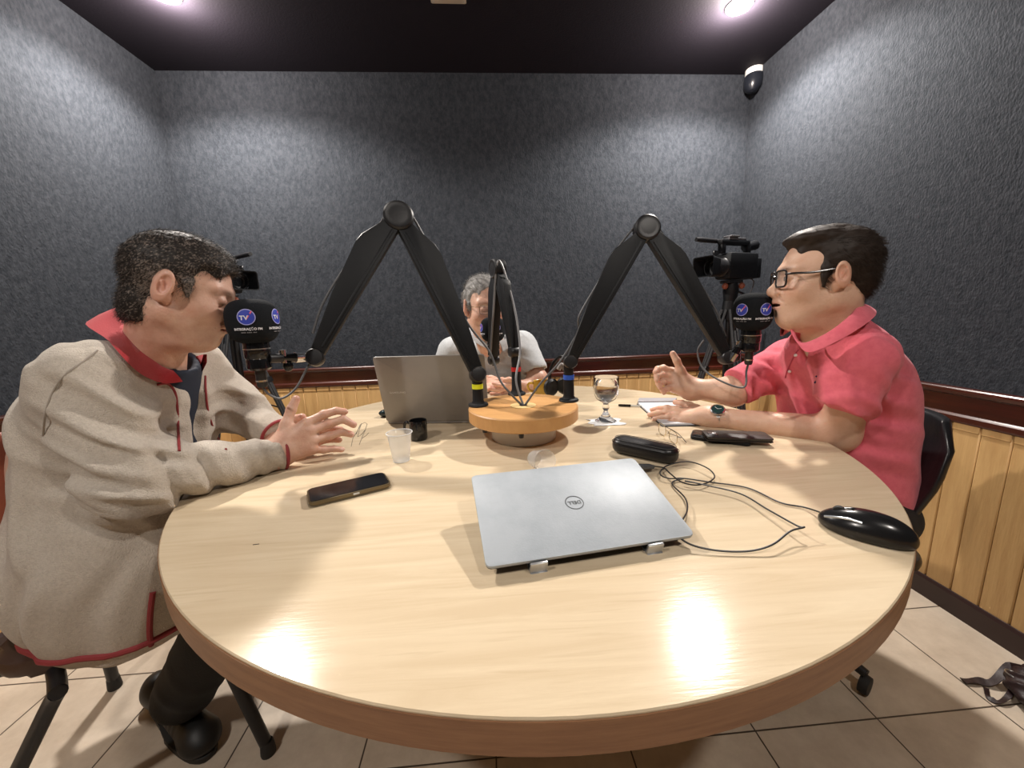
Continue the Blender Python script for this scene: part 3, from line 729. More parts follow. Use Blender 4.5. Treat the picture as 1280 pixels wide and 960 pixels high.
def glasses(name, M_, m, lensm, parent, w_=.0245, h=.0185, y=.106, z=.004, rimr=.0015, full=True, half=False):
    mb = MB()
    for q in (-1, 1):
        pts = [M_ @ Vector((q*.034+x, y-abs(x+q*.034)**2*2.0, z+zz)) for x, zz in rrect(w_*2, h*2, .011, 5)]
        mb.tube(pts, rimr, n=8, closed=True)
        mb.tube(spline([M_ @ Vector((q*.058, y-.006, z+.010)), M_ @ Vector((q*.073, y-.022, z+.010)), M_ @ Vector((q*.0795, y-.06, z+.009)), M_ @ Vector((q*.0800, .006, z+.013)), M_ @ Vector((q*.0795, .002, z+.010))], 5), rimr*1.15, n=8)
    mb.tube(spline([M_ @ Vector((-.010, y, z+.004)), M_ @ Vector((0, y+.003, z+.008)), M_ @ Vector((.010, y, z+.004))], 4), rimr, n=8)
    g = mb.build(name, m, parent)
    for q in (-1, 1):
        mb = MB(); P_ = [M_ @ Vector((q*.034+x, y-abs(x+q*.034)**2*2.0, z+zz)) for x, zz in rrect(w_*2, h*2, .011, 5)]
        f1 = [mb.bm.verts.new(p) for p in P_]; mb.bm.faces.new(f1); mb.build('lens', lensm, g, smooth=False)
    return g
LENS = bpy.data.materials.new('thin spectacle lens'); LENS.use_nodes = True
_n = LENS.node_tree; _b = _n.nodes['Principled BSDF']; _b.inputs['Base Color'].default_value = (.9, .93, .95, 1); _b.inputs['Alpha'].default_value = .12; _b.inputs['Roughness'].default_value = .03
def eyes(M_, parent, P):
    for q in (-1, 1):
        yb = P.get('y', .0800); e = MB().ball((q*.032, yb, .0035), .0118, M_, 20).build('eye', EYEW, parent)
        g = Vector(P.get('gaze', (0, 1, 0))).normalized()
        c = Vector((q*.032, yb, .0035))
        MB().lathe([(0, .0004), (.0052, .0002), (.0058, -.0006)], M_ @ zframe(c+g*.0117, g), n=20).build('iris', IRIS, e)

# ---------------------------------------------------------------- person in the beige fleece
pa = thing('person', 'man in a beige fleece jacket with red collar, looking down with spread hands', 'person', (-.92, .95, 0))
hA = headM(at(227, 364, .865), (.87, .34, -.35), 0, .94); iA = hA.inverted()
PAf = dict(closed=True, ear=1.08, jowl=.002, bags=True, beard=.35, brow=.8, dbl=True, lip=.7)
nk = iA @ Vector((-.80, .965, .98))
sd = head_sd(PAf, tuple(nk), (.055, .066)); v, f = sd.mesh((-.12, -.26, -.26), (.12, .15, .15), .0024)
parts = [(tf(hA, v), f, head_tint(v, PAf))]
ch = chain
nearf = [[at(383, 529, .985), at(405, 518, 1.005), at(420, 513.5, 1.020), at(431, 514.5, 1.03)],
         [at(388, 539, .985), at(411, 530, 1.01), at(429, 524, 1.025), at(442, 531, 1.035)],
         [at(390, 551, .985), at(411, 545, 1.01), at(428, 540, 1.025), at(439, 543, 1.035)],
         [at(389, 562, .982), at(405, 562, 1.00), at(417, 561, 1.01), at(427, 562, 1.02)]]
nearth = [at(351, 549, .965), at(358, 530, .975), at(364, 512, .985), at(370, 499, .99)]
wA = at(347, 567, .955)
hn = hand_part(wA, nearf, nearth, [(at(200, 605, .80), wA, .026, .026)], rp=.0150, fr=.0108)
parts.append(hn)
off = Vector((.0, .062, -.004))
farf = [[at(377, 531, 1.045), at(392, 529, 1.04), at(405, 528, 1.055), at(414, 528, 1.06)],
        [at(380, 541, 1.045), at(400, 539, 1.04), at(414, 536, 1.055), at(426, 537, 1.06)],
        [at(382, 552, 1.045), at(400, 551, 1.04), at(414, 549, 1.055), at(424, 550, 1.06)],
        [at(381, 560, 1.04), at(395, 561, 1.04), at(404, 561, 1.05), at(411, 561, 1.055)]]
farth = [at(350, 548, 1.06), at(357, 533, 1.05), at(368, 524, 1.04), at(378, 521, 1.035)]
wAf = at(345, 560, 1.07)
parts.append(hand_part(wAf, farf, farth, [(at(300, 520, 1.12), wAf, .026, .026)], rp=.0150, fr=.0102))
tor = SD().add(ell((-.93, .95, .56), (.15, .18, .18)), 0).add(ell((-.92, .96, .78), (.14, .18, .22)), .06).add(cap((-.87, .87, .98), (-.85, 1.07, .98), .06), .06).add(cap((-.84, .965, .95), (-.79, .965, 1.03), .07, .06), .04)
v, f = tor.mesh((-1.2, .6, .3), (-.6, 1.3, 1.15), .012); parts.append((v, f, None))
link('body', np_mesh('body', parts), SKIN_A, pa)
nails('finger_nails', nearf, (-.35, -.75, .55), pa, .0058)
nails('thumb_nail', [nearth], (-.4, -.7, .3), pa, .0062)
eyes(hA, pa, dict(gaze=(0, 1, -.5)))
# hair: short, dark with grey speckle at the temples
def hairA():
    s = SD().add(ell((0, -.016, .040), (.0800, .1040, .0910)), 0).add(ell((0, -.050, -.045), (.061, .054, .075)), .02).add(ell((0, .022, .066), (.062, .074, .060)), .03)
    s.sub(ell((0, .098, .010), (.062, .052, .068)), .010)                  # forehead
    s.sub(cap((.0, .05, -.05), (.0, .09, .0), .072), .010)
    for q in (-1, 1):
        s.sub(ell((q*.076, .066, .046), (.024, .032, .034)), .010)           # receding temple
        s.sub(ell((q*.088, -.012, .0), (.030, .024, .036)), .006)
        s.sub(cap((q*.09, .02, -.05), (q*.088, -.016, -.115), .030), .010)
        s.add(cap((q*.0725, .026, .022), (q*.0700, .030, -.004), .0085, .005), .010)    # sideburn
    s.isec(plane((0, -.08, -.100), (0, .25, -1)), .01)
    return s.disp(nz(260, .0012)).disp(nz(110, .0011, 1, .6, 1, 2))
def tintA(v):
    g = np.exp(-(((np.abs(v)-np.array((.075, .03, .01)))/np.array((.03, .035, .035)))**2).sum(1))
    sp = rng.random(len(v)) > (.84-.60*g)
    t = np.ones((len(v), 3)); t += sp[:, None]*np.array([12., 12.5, 12.5])*(.4+.6*rng.random(len(v)))[:, None]; return t
hair_piece('hair', hairA(), (-.11, -.15, -.14), (.11, .13, .16), .0026, 11000, lambda p, n: np.stack([p[:, 0]*.0, np.where(p[:, 2] > .07, .9, -.2), np.where(p[:, 2] > .07, .15, -.9)], 1)+n*.55+rng.normal(0, .25, p.shape), .010, .00034, pa, hA, tintA)
# jacket
j = SD().add(ell((-.92, .95, .56), (.19, .225, .20)), 0).add(ell((-.895, .965, .76), (.158, .208, .22)), .08).add(ell((-.870, .98, .92), (.155, .195, .135)), .07)
j.add(cap((-.825, .860, .985), (-.825, 1.11, .980), .074, .074), .07).add(cap((-.87, .97, .99), (-.81, .965, 1.03), .086, .075), .05)
j.add(ell((-.825, .845, .57), (.175, .155, .235)), .06)
S1, E1, C1 = at(112, 478, .775), at(168, 602, .765), at(346, 568, .958)
j.add(cap(S1, E1, .082, .072), .05).add(cap(E1, C1, .066, .040), .03)
S2, E2, C2 = Vector((-.83, 1.13, .98)), at(300, 512, 1.13), at(342, 540, 1.085)
j.add(cap(S2, E2, .085, .062), .05).add(cap(E2, C2, .060, .043), .03)
j.sub(endcut(C1+(C1-E1).normalized()*.012, C1-E1), .004).sub(endcut(C2+(C2-E2).normalized()*.012, C2-E2, .06), .004)
j.sub(ell((-.665, .985, .82), (.085, .036, .30)), .012)                     # open front
j.sub(cap((-.80, .965, 1.02), (-.72, .97, 1.10), .082, .100), .012).sub(cap((-.83, .966, 1.07), (-.86, .966, 1.20), .07, .08), .012)           # neck opening
j.sub(ell((-.665, .985, .99), (.05, .052, .08)), .02)
tb = lambda X: np.maximum(np.linalg.norm(X[:, :2]-np.array([TC.x, TC.y]), axis=1)-TR-.002, np.abs(X[:, 2]-(TH-.02))-.022)
j.sub(tb, .004)
j.isec(lambda X: .425+.02*np.sin(X[:, 0]*9+1)-X[:, 2], .008)
for c, sz, n, lam, amp, ph in (((-.72, .76, .90), .12, (.5, .25, 1), .060, .0105, 0), ((-.62, .80, .80), .11, (1, .9, .35), .066, .0085, 1), ((-.69, .70, .78), .08, (.4, .2, 1), .045, .0070, 2), ((-.74, .76, .84), .10, (.2, .9, .9), .075, .008, .5),
        ((-.52, .93, .80), .08, (1, .8, 0), .05, .0035, 0), ((-.92, .75, .72), .16, (1, -.3, .35), .13, .008, .6), ((-.85, .70, .55), .15, (1, -.2, -.45), .12, .008, 2), ((-.80, .82, 1.02), .10, (.6, .6, .6), .07, .0035, 1),
        ((-.70, 1.12, .92), .12, (.5, 0, 1), .06, .006, .4), ((-.63, 1.16, .84), .10, (.8, -.5, .5), .05, .005, .4), ((-.98, .80, .92), .12, (.9, -.2, .7), .10, .004, 0), ((-.70, .86, .75), .12, (.7, -.3, .8), .09, .007, 1)):
    j.wrinkle(c, sz, n, lam, amp, ph)
arm_sock = None
v, f = j.mesh((-1.22, .55, .38), (-.36, 1.35, 1.16), .0055)
jk = link('jacket', np_mesh('jacket', [(v, f, None)]), FLEECE, pa)
hj = hitter(jk)
def trim(pts, rad, name, m, parent, h, lift=.001):
    P_ = [h(x, y, lift) for x, y in pts]; P_ = [p for p in P_ if p is not None]
    if len(P_) > 2: return MB().tube(spline(P_, 4), rad, n=8).build(name, m, parent)
def ring_trim(c, ax, rx, rad, name, m, parent, n=32):
    M_ = zframe(c, ax); return MB().tube([M_ @ Vector((rx*math.cos(2*math.pi*k/n), rx*math.sin(2*math.pi*k/n), 0)) for k in range(n)], rad, n=8, closed=True).build(name, m, parent)
dC = (C1-E1).normalized()
ring_trim(C1+dC*.012, dC, .0405, .0042, 'cuff_piping', PIPE, jk)
ring_trim(C2+(C2-E2).normalized()*.013, (C2-E2), .0425, .0042, 'cuff_piping', PIPE, jk)
# hem piping follows the lowest boundary of the jacket mesh
ang = {}
for q in v[v[:, 2] < .475]:
    a = int((math.atan2(q[1]-.92, q[0]+.90)+math.pi)/(2*math.pi)*60) % 60; r_ = math.hypot(q[0]+.90, q[1]-.92)
    if a not in ang or r_ > ang[a][0]: ang[a] = (r_, q)
hem = [Vector(ang[a][1])-Vector((0, 0, .004)) for a in sorted(ang)]
MB().tube(hem, .0065, n=8, closed=True).build('hem_piping', PIPE, jk)
# collar in red fleece
def near(x, y, d, o): return hj(x, y, .011) or at(x, y, d)
tpn = [at(216, 463, .880), at(200, 456, .862), at(181, 438, .850), (at(163, 410, .862)), at(150, 383, .889)]
lwn = [near(222, 480, .87, 0), near(196, 480, .84, 0), near(166, 464, .82, 0), near(136, 432, .84, 0), at(119, 401, .889)]
YM_ = .968
for q in (tpn, lwn): q[4].y = YM_
mir = lambda p: Vector((p.x, 2*YM_-p.y, p.z))
tpf, lwf = [mir(p) for p in tpn[:4]][::-1], [mir(p) for p in lwn[:4]][::-1]
tpf[-1] = at(255, 443, .985); lwf[-1] = at(249, 465, .975); tpf[-2] = at(234, 446, 1.00); lwf[-2] = at(243, 463, 1.02); tpf[-3] = at(222, 432, 1.02); lwf[-3] = at(228, 452, 1.06)
collar('collar', REDF, jk, tpn+tpf, lwn+lwf, .006)
for pts in ([(196, 481), (209, 480), (218, 490), (221, 508), (222, 530), (223, 550), (224, 564)], [(256, 470), (257, 490), (259, 510), (264, 530), (272, 548), (282, 562)]):
    trim(pts, .0026, 'zipper_piping', PIPE, jk, hj)
trim([(130, 424), (122, 438), (104, 452), (82, 468), (66, 490), (57, 516), (54, 545)], .0016, 'sleeve_seam', mat('fleece seam', (.33, .29, .245), .95), jk, hj, 0)
trim([(191, 740), (188, 765), (187, 790), (189, 806), (190, 818)], .005, 'hem_piping', PIPE, jk, hj)
sh = SD().add(ell((-.93, .96, .6), (.155, .18, .2)), 0).add(ell((-.90, .97, .80), (.155, .18, .22)), .06).add(cap((-.83, .90, .97), (-.82, 1.06, .97), .085), .06).add(cap((-.81, .965, .93), (-.775, .968, 1.01), .078, .070), .04)
sh.sub(cap((-.80, .965, 1.02), (-.70, .97, 1.10), .058, .075), .008)
v, f = sh.mesh((-1.15, .7, .45), (-.62, 1.25, 1.12), .008); link('shirt', np_mesh('shirt', [(v, f, None)]), NAVY, pa)
# trousers and shoes
def trousers(name, hips, legs, m, parent, lo, hi, h=.009, wr=()):
    s = SD(); s.add(ell(hips[0], hips[1]), 0)
    for hp, kn, an, r in legs: s.add(cap(hp, kn, r[0], r[1]), .04).add(cap(kn, an, r[1]*.97, r[2]), .02); 
    for w_ in wr: s.wrinkle(*w_)
    v, f = s.mesh(lo, hi, h); return link(name, np_mesh(name, [(v, f, None)]), m, parent)
trousers('trousers', ((-.93, .95, .53), (.17, .19, .10)), [((-.90, .85, .53), (-.56, .83, .56), (-.86, .945, .13), (.09, .078, .074)), ((-.90, 1.05, .53), (-.52, 1.12, .55), (-.66, 1.20, .10), (.085, .068, .055))], TROU, pa, (-1.2, .65, .02), (-.40, 1.35, .68), .009, [((-.80, .93, .2), .14, (.5, .3, .5), .09, .002, 0)])
def shoe(heel, toe, parent, h=.10):
    heel, toe = Vector(heel), Vector(toe); x = (toe-heel).normalized(); up = Vector((0, 0, 1)); up = (up-x*up.dot(x)).normalized(); y = up.cross(x)
    M_ = Matrix(((x.x, y.x, up.x, heel.x), (x.y, y.y, up.y, heel.y), (x.z, y.z, up.z, heel.z), (0, 0, 0, 1))); L_ = (toe-heel).length
    s = SD().add(ell((.042, 0, .045), (.042, .034, .045)), 0).add(cap((.05, 0, .045), (L_-.055, .004, .034), .036, .040), .04).add(ell((L_-.05, .003, .032), (.055, .044, .032)), .02).isec(lambda X: .012-X[:, 2], .004)
    s.wrinkle((L_*.6, 0, .07), .04, (1, 0, 0), .022, .0018)
    v, f = s.mesh((-.04, -.08, 0), (L_+.04, .08, .14), .004); o = link('shoe', np_mesh('shoe', [(tf(M_, v), f, None)]), mat('black leather', (.008, .008, .008), .5), parent)
    mb = MB(); pl = []
    for k in range(40):
        a = 2*math.pi*k/40; cx = L_*.5+(L_*.5+.004)*math.cos(a); w_ = .046 if math.cos(a) > 0 else .038
        pl.append((cx, w_*math.copysign(abs(math.sin(a))**.7, math.sin(a))))
    mb.prism(pl, .016, M_ @ Matrix.Translation((0, 0, .008)), bev=.003); mb.build('sole', mat('black sole', (.02, .02, .02), .7), o)
    return o
shoe(on(196, 868, .0), on(262, 948, .0), pa)
shoe((-.73, 1.22, 0), (-.52, 1.16, 0), pa)

# ---------------------------------------------------------------- person in the pink polo
pb = thing('person', 'dark-haired man with black glasses in a pink polo shirt, one hand raised', 'person', (1.0, .98, 0))
hB = headM(at(1028, 348, .975), (-.925, .375, -.02), 0, .97); iB = hB.inverted()
PBf = dict(mouth=.0042, ear=.93, jowl=.001, dbl=True, brow=.9, beard=.25, goatee=True)
nk = iB @ Vector((.925, .985, .985))
sd = head_sd(PBf, tuple(nk), (.059, .068)); v, f = sd.mesh((-.13, -.26, -.26), (.13, .15, .15), .0026)
parts = [(tf(hB, v), f, head_tint(v, PBf))]
# near (left) hand, flat on the notepad
nf = [[at(846, 512, 1.275), at(834, 510, 1.29), at(824, 510.5, 1.305), at(815, 512.5, 1.315)],
      [at(846, 517, 1.255), at(833, 515, 1.275), at(822, 516, 1.29), at(812, 518.5, 1.30)],
      [at(848, 522, 1.240), at(836, 521, 1.255), at(827, 522, 1.265), at(818, 524, 1.27)],
      [at(853, 527, 1.225), at(843, 527, 1.235), at(837, 528, 1.24), at(829, 529, 1.245)]]
nth = [at(872, 512, 1.26), at(862, 507, 1.285), at(852, 504, 1.30), at(844, 503, 1.315)]
wB = at(886, 521, 1.205); eB_ = at(1046, 541, 1.045)
parts.append(hand_part(wB, nf, nth, [(eB_, wB, .046, .029), (at(1072, 478, .96), eB_, .048, .046)], rp=.0135, fr=.0098))
# far (right) hand raised, palm to the camera, fingers curled, thumb up
ff = [[at(839, 464, 1.305), at(829, 460, 1.29), at(822, 461, 1.275), at(819, 465, 1.265)],
      [at(838, 471, 1.300), at(827, 468, 1.28), at(821, 470, 1.265), at(821, 475, 1.26)],
      [at(839, 479, 1.295), at(829, 477, 1.275), at(823, 479, 1.265), at(825, 484, 1.262)],
      [at(842, 486, 1.290), at(834, 486, 1.272), at(828, 487.5, 1.265), at(830, 491, 1.262)]]
fth = [at(856, 475, 1.285), at(851, 463, 1.285), at(846, 451, 1.285), at(841, 442, 1.29)]
wBf = at(863, 486, 1.29); eBf = at(916, 489, 1.22)
parts.append(hand_part(wBf, ff, fth, [(eBf, wBf, .043, .030), (at(962, 458, 1.215), eBf, .040, .042)], rp=.0150, fr=.0105))
tor = SD().add(ell((1.07, 1.05, .60), (.11, .14, .14)), 0).add(ell((1.05, 1.05, .78), (.10, .13, .20)), .05).add(cap((.97, .96, .97), (1.01, 1.12, .97), .035), .05).add(cap((.95, .995, .93), (.915, .985, 1.0), .07, .06), .04)
v, f = tor.mesh((.7, .6, .3), (1.3, 1.35, 1.15), .012); parts.append((v, f, None))
link('body', np_mesh('body', parts), SKIN_B, pb)
nails('finger_nails', nf, (0, 0, 1), pb, .0052)
eyes(hB, pb, dict(gaze=(.15, 1, 0), y=.0830))
glasses('glasses', hB, mat('black spectacle frame', (.02, .018, .02), .25), LENS, pb, w_=.027, h=.0205, rimr=.0024)
def hairB():
    s = SD().add(ell((0, -.016, .042), (.0815, .1030, .0900)), 0).add(ell((0, -.060, -.005), (.060, .050, .066)), .02)
    s.add(ell((.022, .040, .102), (.046, .050, .020)), .02).add(ell((-.02, .035, .100), (.050, .052, .024)), .02)
    s.sub(ell((0, .104, .022), (.0660, .060, .066)), .008)
    s.sub(cap((.0, .05, -.05), (.0, .09, .0), .072), .010)
    for q in (-1, 1):
        s.sub(ell((q*.078, .062, .044), (.028, .036, .042)), .010)
        s.sub(ell((q*.090, -.010, -.002), (.030, .0235, .034)), .006)
        s.add(cap((q*.0735, .022, .022), (q*.0720, .022, -.022), .0085, .0050), .008)
    s.isec(plane((0, -.08, -.078), (0, .42, -1)), .01)
    return s.disp(nz(70, .0024, .3, .4, .8)).disp(nz(160, .0014, .3, .6, 1.2, 2))
tintB = lambda v: np.ones((len(v), 3))*(1+np.clip(v[:, 2:3]-.05, 0, .1)*5)*np.array([1.2, 1, .85])
hair_piece('hair', hairB(), (-.12, -.16, -.13), (.12, .13, .17), .0026, 11000, lambda p, n: np.stack([np.where(p[:, 2] > .09, .5, .0)+0*p[:, 0], np.where(p[:, 2] > .06, -.7, -.75), np.where(p[:, 2] > .07, .0, -.6)], 1)+-n*.10+rng.normal(0, .07, p.shape), .012, .00036, pb, hB, tintB)
s = SD().add(ell((1.07, 1.05, .56), (.160, .185, .18)), 0).add(ell((1.06, 1.05, .75), (.150, .180, .20)), .08).add(ell((1.015, 1.04, .90), (.135, .175, .13)), .08)
SB1, SB2 = at(1080, 447, .94), at(985, 452, 1.22)
s.add(cap(SB1+Vector((.03, .05, -.005)), SB2, .060, .056), .07).add(cap((.975, .99, .99), (.93, .985, 1.035), .085, .073), .05).add(cap((.915, .93, .975), (.90, 1.02, .975), .058), .05)
EB1, EB2 = at(1046, 516, .985), at(925, 482, 1.205)
d1, d2 = (EB1-SB1).normalized(), (EB2-SB2).normalized()
sl1 = SD().add(cap(SB1, EB1+d1*.05, .068, .066), 0).isec(plane(EB1-d1*.012, d1*.75+Vector((-.28, 0, -.3))), .004)
sl2 = SD().add(cap(SB2, EB2+d2*.05, .064, .058), 0).isec(plane(EB2+d2*.010, d2), .004)
s.add(sl1, .03).add(sl2, .03)
s.sub(cap((.945, .99, 1.03), (.88, .975, 1.10), .068, .085), .010)
s.sub(ell((.835, .975, 1.00), (.035, .014, .055)), .010)
s.isec(lambda X: .50-X[:, 2], .01); s.sub(tb, .004)
for a in (((.93, .88, .88), .10, (.5, .5, 1), .055, .0050, 0), ((1.00, .86, .80), .12, (.35, .2, 1), .095, .0060, 1), ((.99, .84, .66), .12, (.5, .3, 1), .11, .0060, 2.4), ((.86, .95, .90), .12, (1, -.8, .35), .06, .0045, 0), ((.90, .96, .78), .12, (.8, -.6, .7), .07, .005, 1), ((.87, 1.10, .90), .08, (.6, 0, 1), .05, .004, 1), ((.96, .84, 1.0), .07, (.7, .6, .3), .05, .0025, 1)):
    s.wrinkle(*a)
v, f = s.mesh((.68, .62, .46), (1.30, 1.36, 1.16), .005)
po = link('polo_shirt', np_mesh('polo_shirt', [(v, f, None)]), PINK, pb); hp = hitter(po)
tp = [(990, 409, 1.00), (1002, 428, .965), (1030, 418, .925), (1058, 398, .91), (1072, 382, .94), (1068, 378, 1.00), (1030, 385, 1.08), (996, 398, 1.08), (982, 405, 1.05)]
lw = [(996, 424, .985), (1010, 440, .94), (1042, 428, .905), (1075, 408, .895), (1092, 392, .935), (1082, 385, 1.02), (1035, 396, 1.10), (992, 412, 1.10), (978, 420, 1.04)]
collar('collar', PINK, pb, [at(*q) for q in tp], [at(*q) for q in lw], .005)
trim([(998, 437), (993, 445), (988, 455), (984, 464), (982, 472)], .0016, 'placket_seam', mat('deep pink seam', (.5, .06, .1), .8), po, hp)
for x, y in ((995, 444), (987, 464)):
    p = hp(x, y, .002)
    if p: MB().ball(p, (.0045, .0045, .0045), seg=12).build('button', mat('pearl button', (.8, .7, .68), .3), po)
p = hp(1021, 470, .0012)
if p: MB().tube([p, p+Vector((.006, 0, -.008)), p+Vector((-.003, -.001, -.018))], .0022, n=6).build('chest_emblem', mat('navy thread', (.02, .02, .08), .7), po)
# steel watch on the near wrist
wc = wB.lerp(eB_, .075); wd = (eB_-wB).normalized()
wt = MB(); Mw = zframe(wc, wd, (0, 0, 1))
for k in range(26):
    a = 2*math.pi*k/26; M_ = Mw @ Matrix.Rotation(a, 4, 'Z') @ Matrix.Translation((.0325, 0, 0)); wt.box((0, 0, 0), (.003, .0072, .019), M_, bev=.0009, seg=1)
    wt.box((.0012, 0, 0), (.002, .0072, .007), M_, bev=.0005, seg=1)
wb_ = wt.build('watch_band', STL, pb)
fd = (Vector((0, 0, 1))*.75+(EYE-wc).normalized()*.65); fd = (fd-wd*fd.dot(wd)).normalized(); Mf = zframe(wc+fd*.033, fd, wd)
MB().lathe([(0, 0), (.019, 0), (.0205, .003), (.0205, .007), (.0175, .0095), (.0165, .0080), (0, .0080)], Mf).build('watch_case', CHR, wb_)
MB().lathe([(0, .0083), (.0162, .0083), (.0163, .0078)], Mf).build('watch_dial', mat('dark green dial', (.01, .03, .03), .15), wb_)
mb = MB()
for a in (20, 140): mb.tube([Mf @ Vector((0, 0, .0088)), Mf @ Vector((.011*math.cos(R(a)), .011*math.sin(R(a)), .0088))], .0006, n=5)
mb.build('watch_hands', WHITE, wb_)
trousers('trousers', ((1.05, 1.03, .52), (.17, .20, .10)), [((1.0, .88, .52), (.62, .98, .55), (.70, 1.0, .10), (.085, .068, .05)), ((1.02, 1.08, .52), (.66, 1.22, .55), (.72, 1.25, .10), (.085, .068, .05))], TROU, pb, (.5, .7, .02), (1.3, 1.4, .66), .012)
shoe((.76, 1.0, 0), (.49, 1.03, 0), pb); shoe((.78, 1.25, 0), (.52, 1.30, 0), pb)

# ---------------------------------------------------------------- person in light grey at the back
pc = thing('person', 'grey-haired man with glasses in a light grey shirt, half hidden behind the boom arms', 'person', (.03, 2.12, 0))
hC = headM(at(606, 385, 1.70), (.34, -.93, -.12), 0, 1.06); iC = hC.inverted()
PCf = dict(closed=True, jowl=.003, beard=.2, brow=.35)
nk = iC @ Vector((.02, 1.86, .97))
sd = head_sd(PCf, tuple(nk), (.054, .062)); v, f = sd.mesh((-.12, -.28, -.28), (.12, .15, .15), .0032)
parts = [(tf(hC, v), f, head_tint(v, PCf))]
def simple_hand(w_, tip, side, up, spread=.078, arch=.012):
    w_, tip = Vector(w_), Vector(tip); d = tip-w_; L_ = d.length; d.normalize(); s_ = Vector(side); s_ = (s_-d*s_.dot(d)).normalized(); u = d.cross(s_); u = u if u.dot(Vector(up)) > 0 else -u
    fs = []
    for i, (o_, l_) in enumerate(((.5, .93), (.17, 1.0), (-.17, .95), (-.5, .80))):
        k = w_+d*L_*.52+s_*spread*o_+u*.006; t_ = w_+d*L_*l_+s_*spread*o_*1.15
        fs.append(chain(k, t_, u*arch))
    th = [w_+d*.02+s_*.030, w_+d*.055+s_*.050, w_+d*.085+s_*.058, w_+d*.11+s_*.055]
    return fs, th
lh_w = at(655, 486, 1.80); lh_t = at(612, 489, 1.735)
fs, th = simple_hand(lh_w, lh_t, (0, -.4, .9), (0, -1, .6), .07)
parts.append(hand_part(lh_w, fs, th, [(at(672, 474, 1.85), lh_w, .045, .030), (at(662, 446, 1.92), at(672, 474, 1.85), .034, .043)], h=.003, rp=.013, fr=.0098))
rh_w = at(588, 478, 1.86); rh_t = at(640, 486, 1.76)
fs2, th2 = simple_hand(rh_w, rh_t, (0, .8, .4), (0, -.2, 1), .07)
parts.append(hand_part(rh_w, fs2, th2, [(at(560, 470, 1.92), rh_w, .045, .030)], h=.003, rp=.013, fr=.0098))
tor = SD().add(ell((.03, 2.10, .56), (.18, .15, .18)), 0).add(ell((.03, 2.05, .80), (.17, .12, .2)), .06).add(cap((-.1, 1.98, .93), (.14, 1.98, .93), .05), .06)
v, f = tor.mesh((-.3, 1.8, .3), (.35, 2.35, 1.05), .014); parts.append((v, f, None))
link('body', np_mesh('body', parts), SKIN_A, pc)
eyes(hC, pc, dict(gaze=(0, 1, -.4)))
glasses('glasses', hC, mat('bronze wire', (.25, .17, .10), .3, .8), LENS, pc, rimr=.0011)
HAIRG = mat('grey hair', (.30, .29, .28), .6, spec=.3, tint=True)
def hairC():
    s = SD().add(ell((0, -.018, .044), (.0810, .1040, .0910)), 0)
    s.sub(ell((0, .100, .024), (.066, .060, .070)), .010).sub(cap((.0, .05, -.05), (.0, .09, .0), .072), .012)
    for q in (-1, 1):
        s.sub(ell((q*.090, -.010, -.002), (.030, .024, .036)), .006); s.sub(ell((q*.078, .056, .050), (.026, .028, .026)), .012)
        s.add(cap((q*.0735, .024, .022), (q*.0720, .026, -.008), .0075, .005), .008)
    s.isec(plane((0, -.08, -.055), (0, .42, -1)), .01)
    return s.disp(nz(90, .0028, .5, .8, .8)).disp(nz(190, .0014))
tintC = lambda v: np.ones((len(v), 3))*(.55+.45*np.sin(v[:, 0:1]*130+v[:, 1:2]*90)**2)
hair_piece('hair', hairC(), (-.12, -.16, -.13), (.12, .13, .17), .0034, 3200, lambda p, n: np.stack([.3+0*p[:, 0], np.where(p[:, 2] > .07, .5, -.3), np.where(p[:, 2] > .07, .25, -.7)], 1)+n*.35+rng.normal(0, .2, p.shape), .014, .0005, pc, hC, tintC, m=HAIRG)
s = SD().add(ell((.03, 2.10, .56), (.215, .17, .18)), 0).add(ell((.03, 2.06, .76), (.205, .15, .2)), .08).add(cap((-.13, 1.985, .915), (.165, 1.965, .905), .088), .08).add(cap((.02, 1.93, .94), (.02, 1.87, .985), .085, .068), .05)
s.add(cap(at(566, 440, 1.90), at(556, 466, 1.95), .075, .068), .05).add(cap(at(652, 432, 1.93), at(668, 461, 1.86), .075, .062), .05)
s.sub(cap(at(672, 474, 1.85), at(676, 492, 1.82), .070), .004).sub(cap((.02, 1.85, .985), (.02, 1.80, 1.06), .055, .070), .01)
s.sub(ell((.035, 1.835, .93), (.012, .05, .05)), .01).isec(lambda X: .5-X[:, 2], .01).sub(tb, .004)
s.wrinkle((.15, 1.9, .88), .1, (.3, .2, 1), .05, .004, 0).wrinkle((-.1, 1.9, .86), .1, (1, 0, .5), .06, .004, 1)
v, f = s.mesh((-.35, 1.70, .46), (.42, 2.36, 1.08), .007); link('polo_shirt', np_mesh('polo_shirt', [(v, f, None)]), GREYP, pc)
tp = [(618, 425, 1.76), (600, 421, 1.77), (589, 412, 1.80), (588, 402, 1.88), (610, 398, 1.93), (634, 402, 1.90), (642, 412, 1.82), (634, 422, 1.77), (624, 426, 1.76)]
lw = [(614, 438, 1.75), (597, 429, 1.76), (584, 417, 1.80), (583, 408, 1.90), (610, 404, 1.96), (640, 408, 1.92), (648, 417, 1.83), (640, 431, 1.77), (628, 439, 1.75)]
collar('collar', GREYP, pc, [at(*q) for q in tp], [at(*q) for q in lw], .004)
trousers('trousers', ((.03, 2.12, .52), (.20, .16, .10)), [((-.07, 2.08, .52), (-.10, 1.68, .55), (-.08, 1.78, .10), (.08, .066, .05)), ((.13, 2.08, .52), (.16, 1.68, .55), (.14, 1.78, .10), (.08, .066, .05))], TROU, pc, (-.3, 1.5, .02), (.4, 2.4, .66), .014)
shoe((-.08, 1.84, 0), (-.09, 1.57, 0), pc); shoe((.14, 1.84, 0), (.15, 1.57, 0), pc)

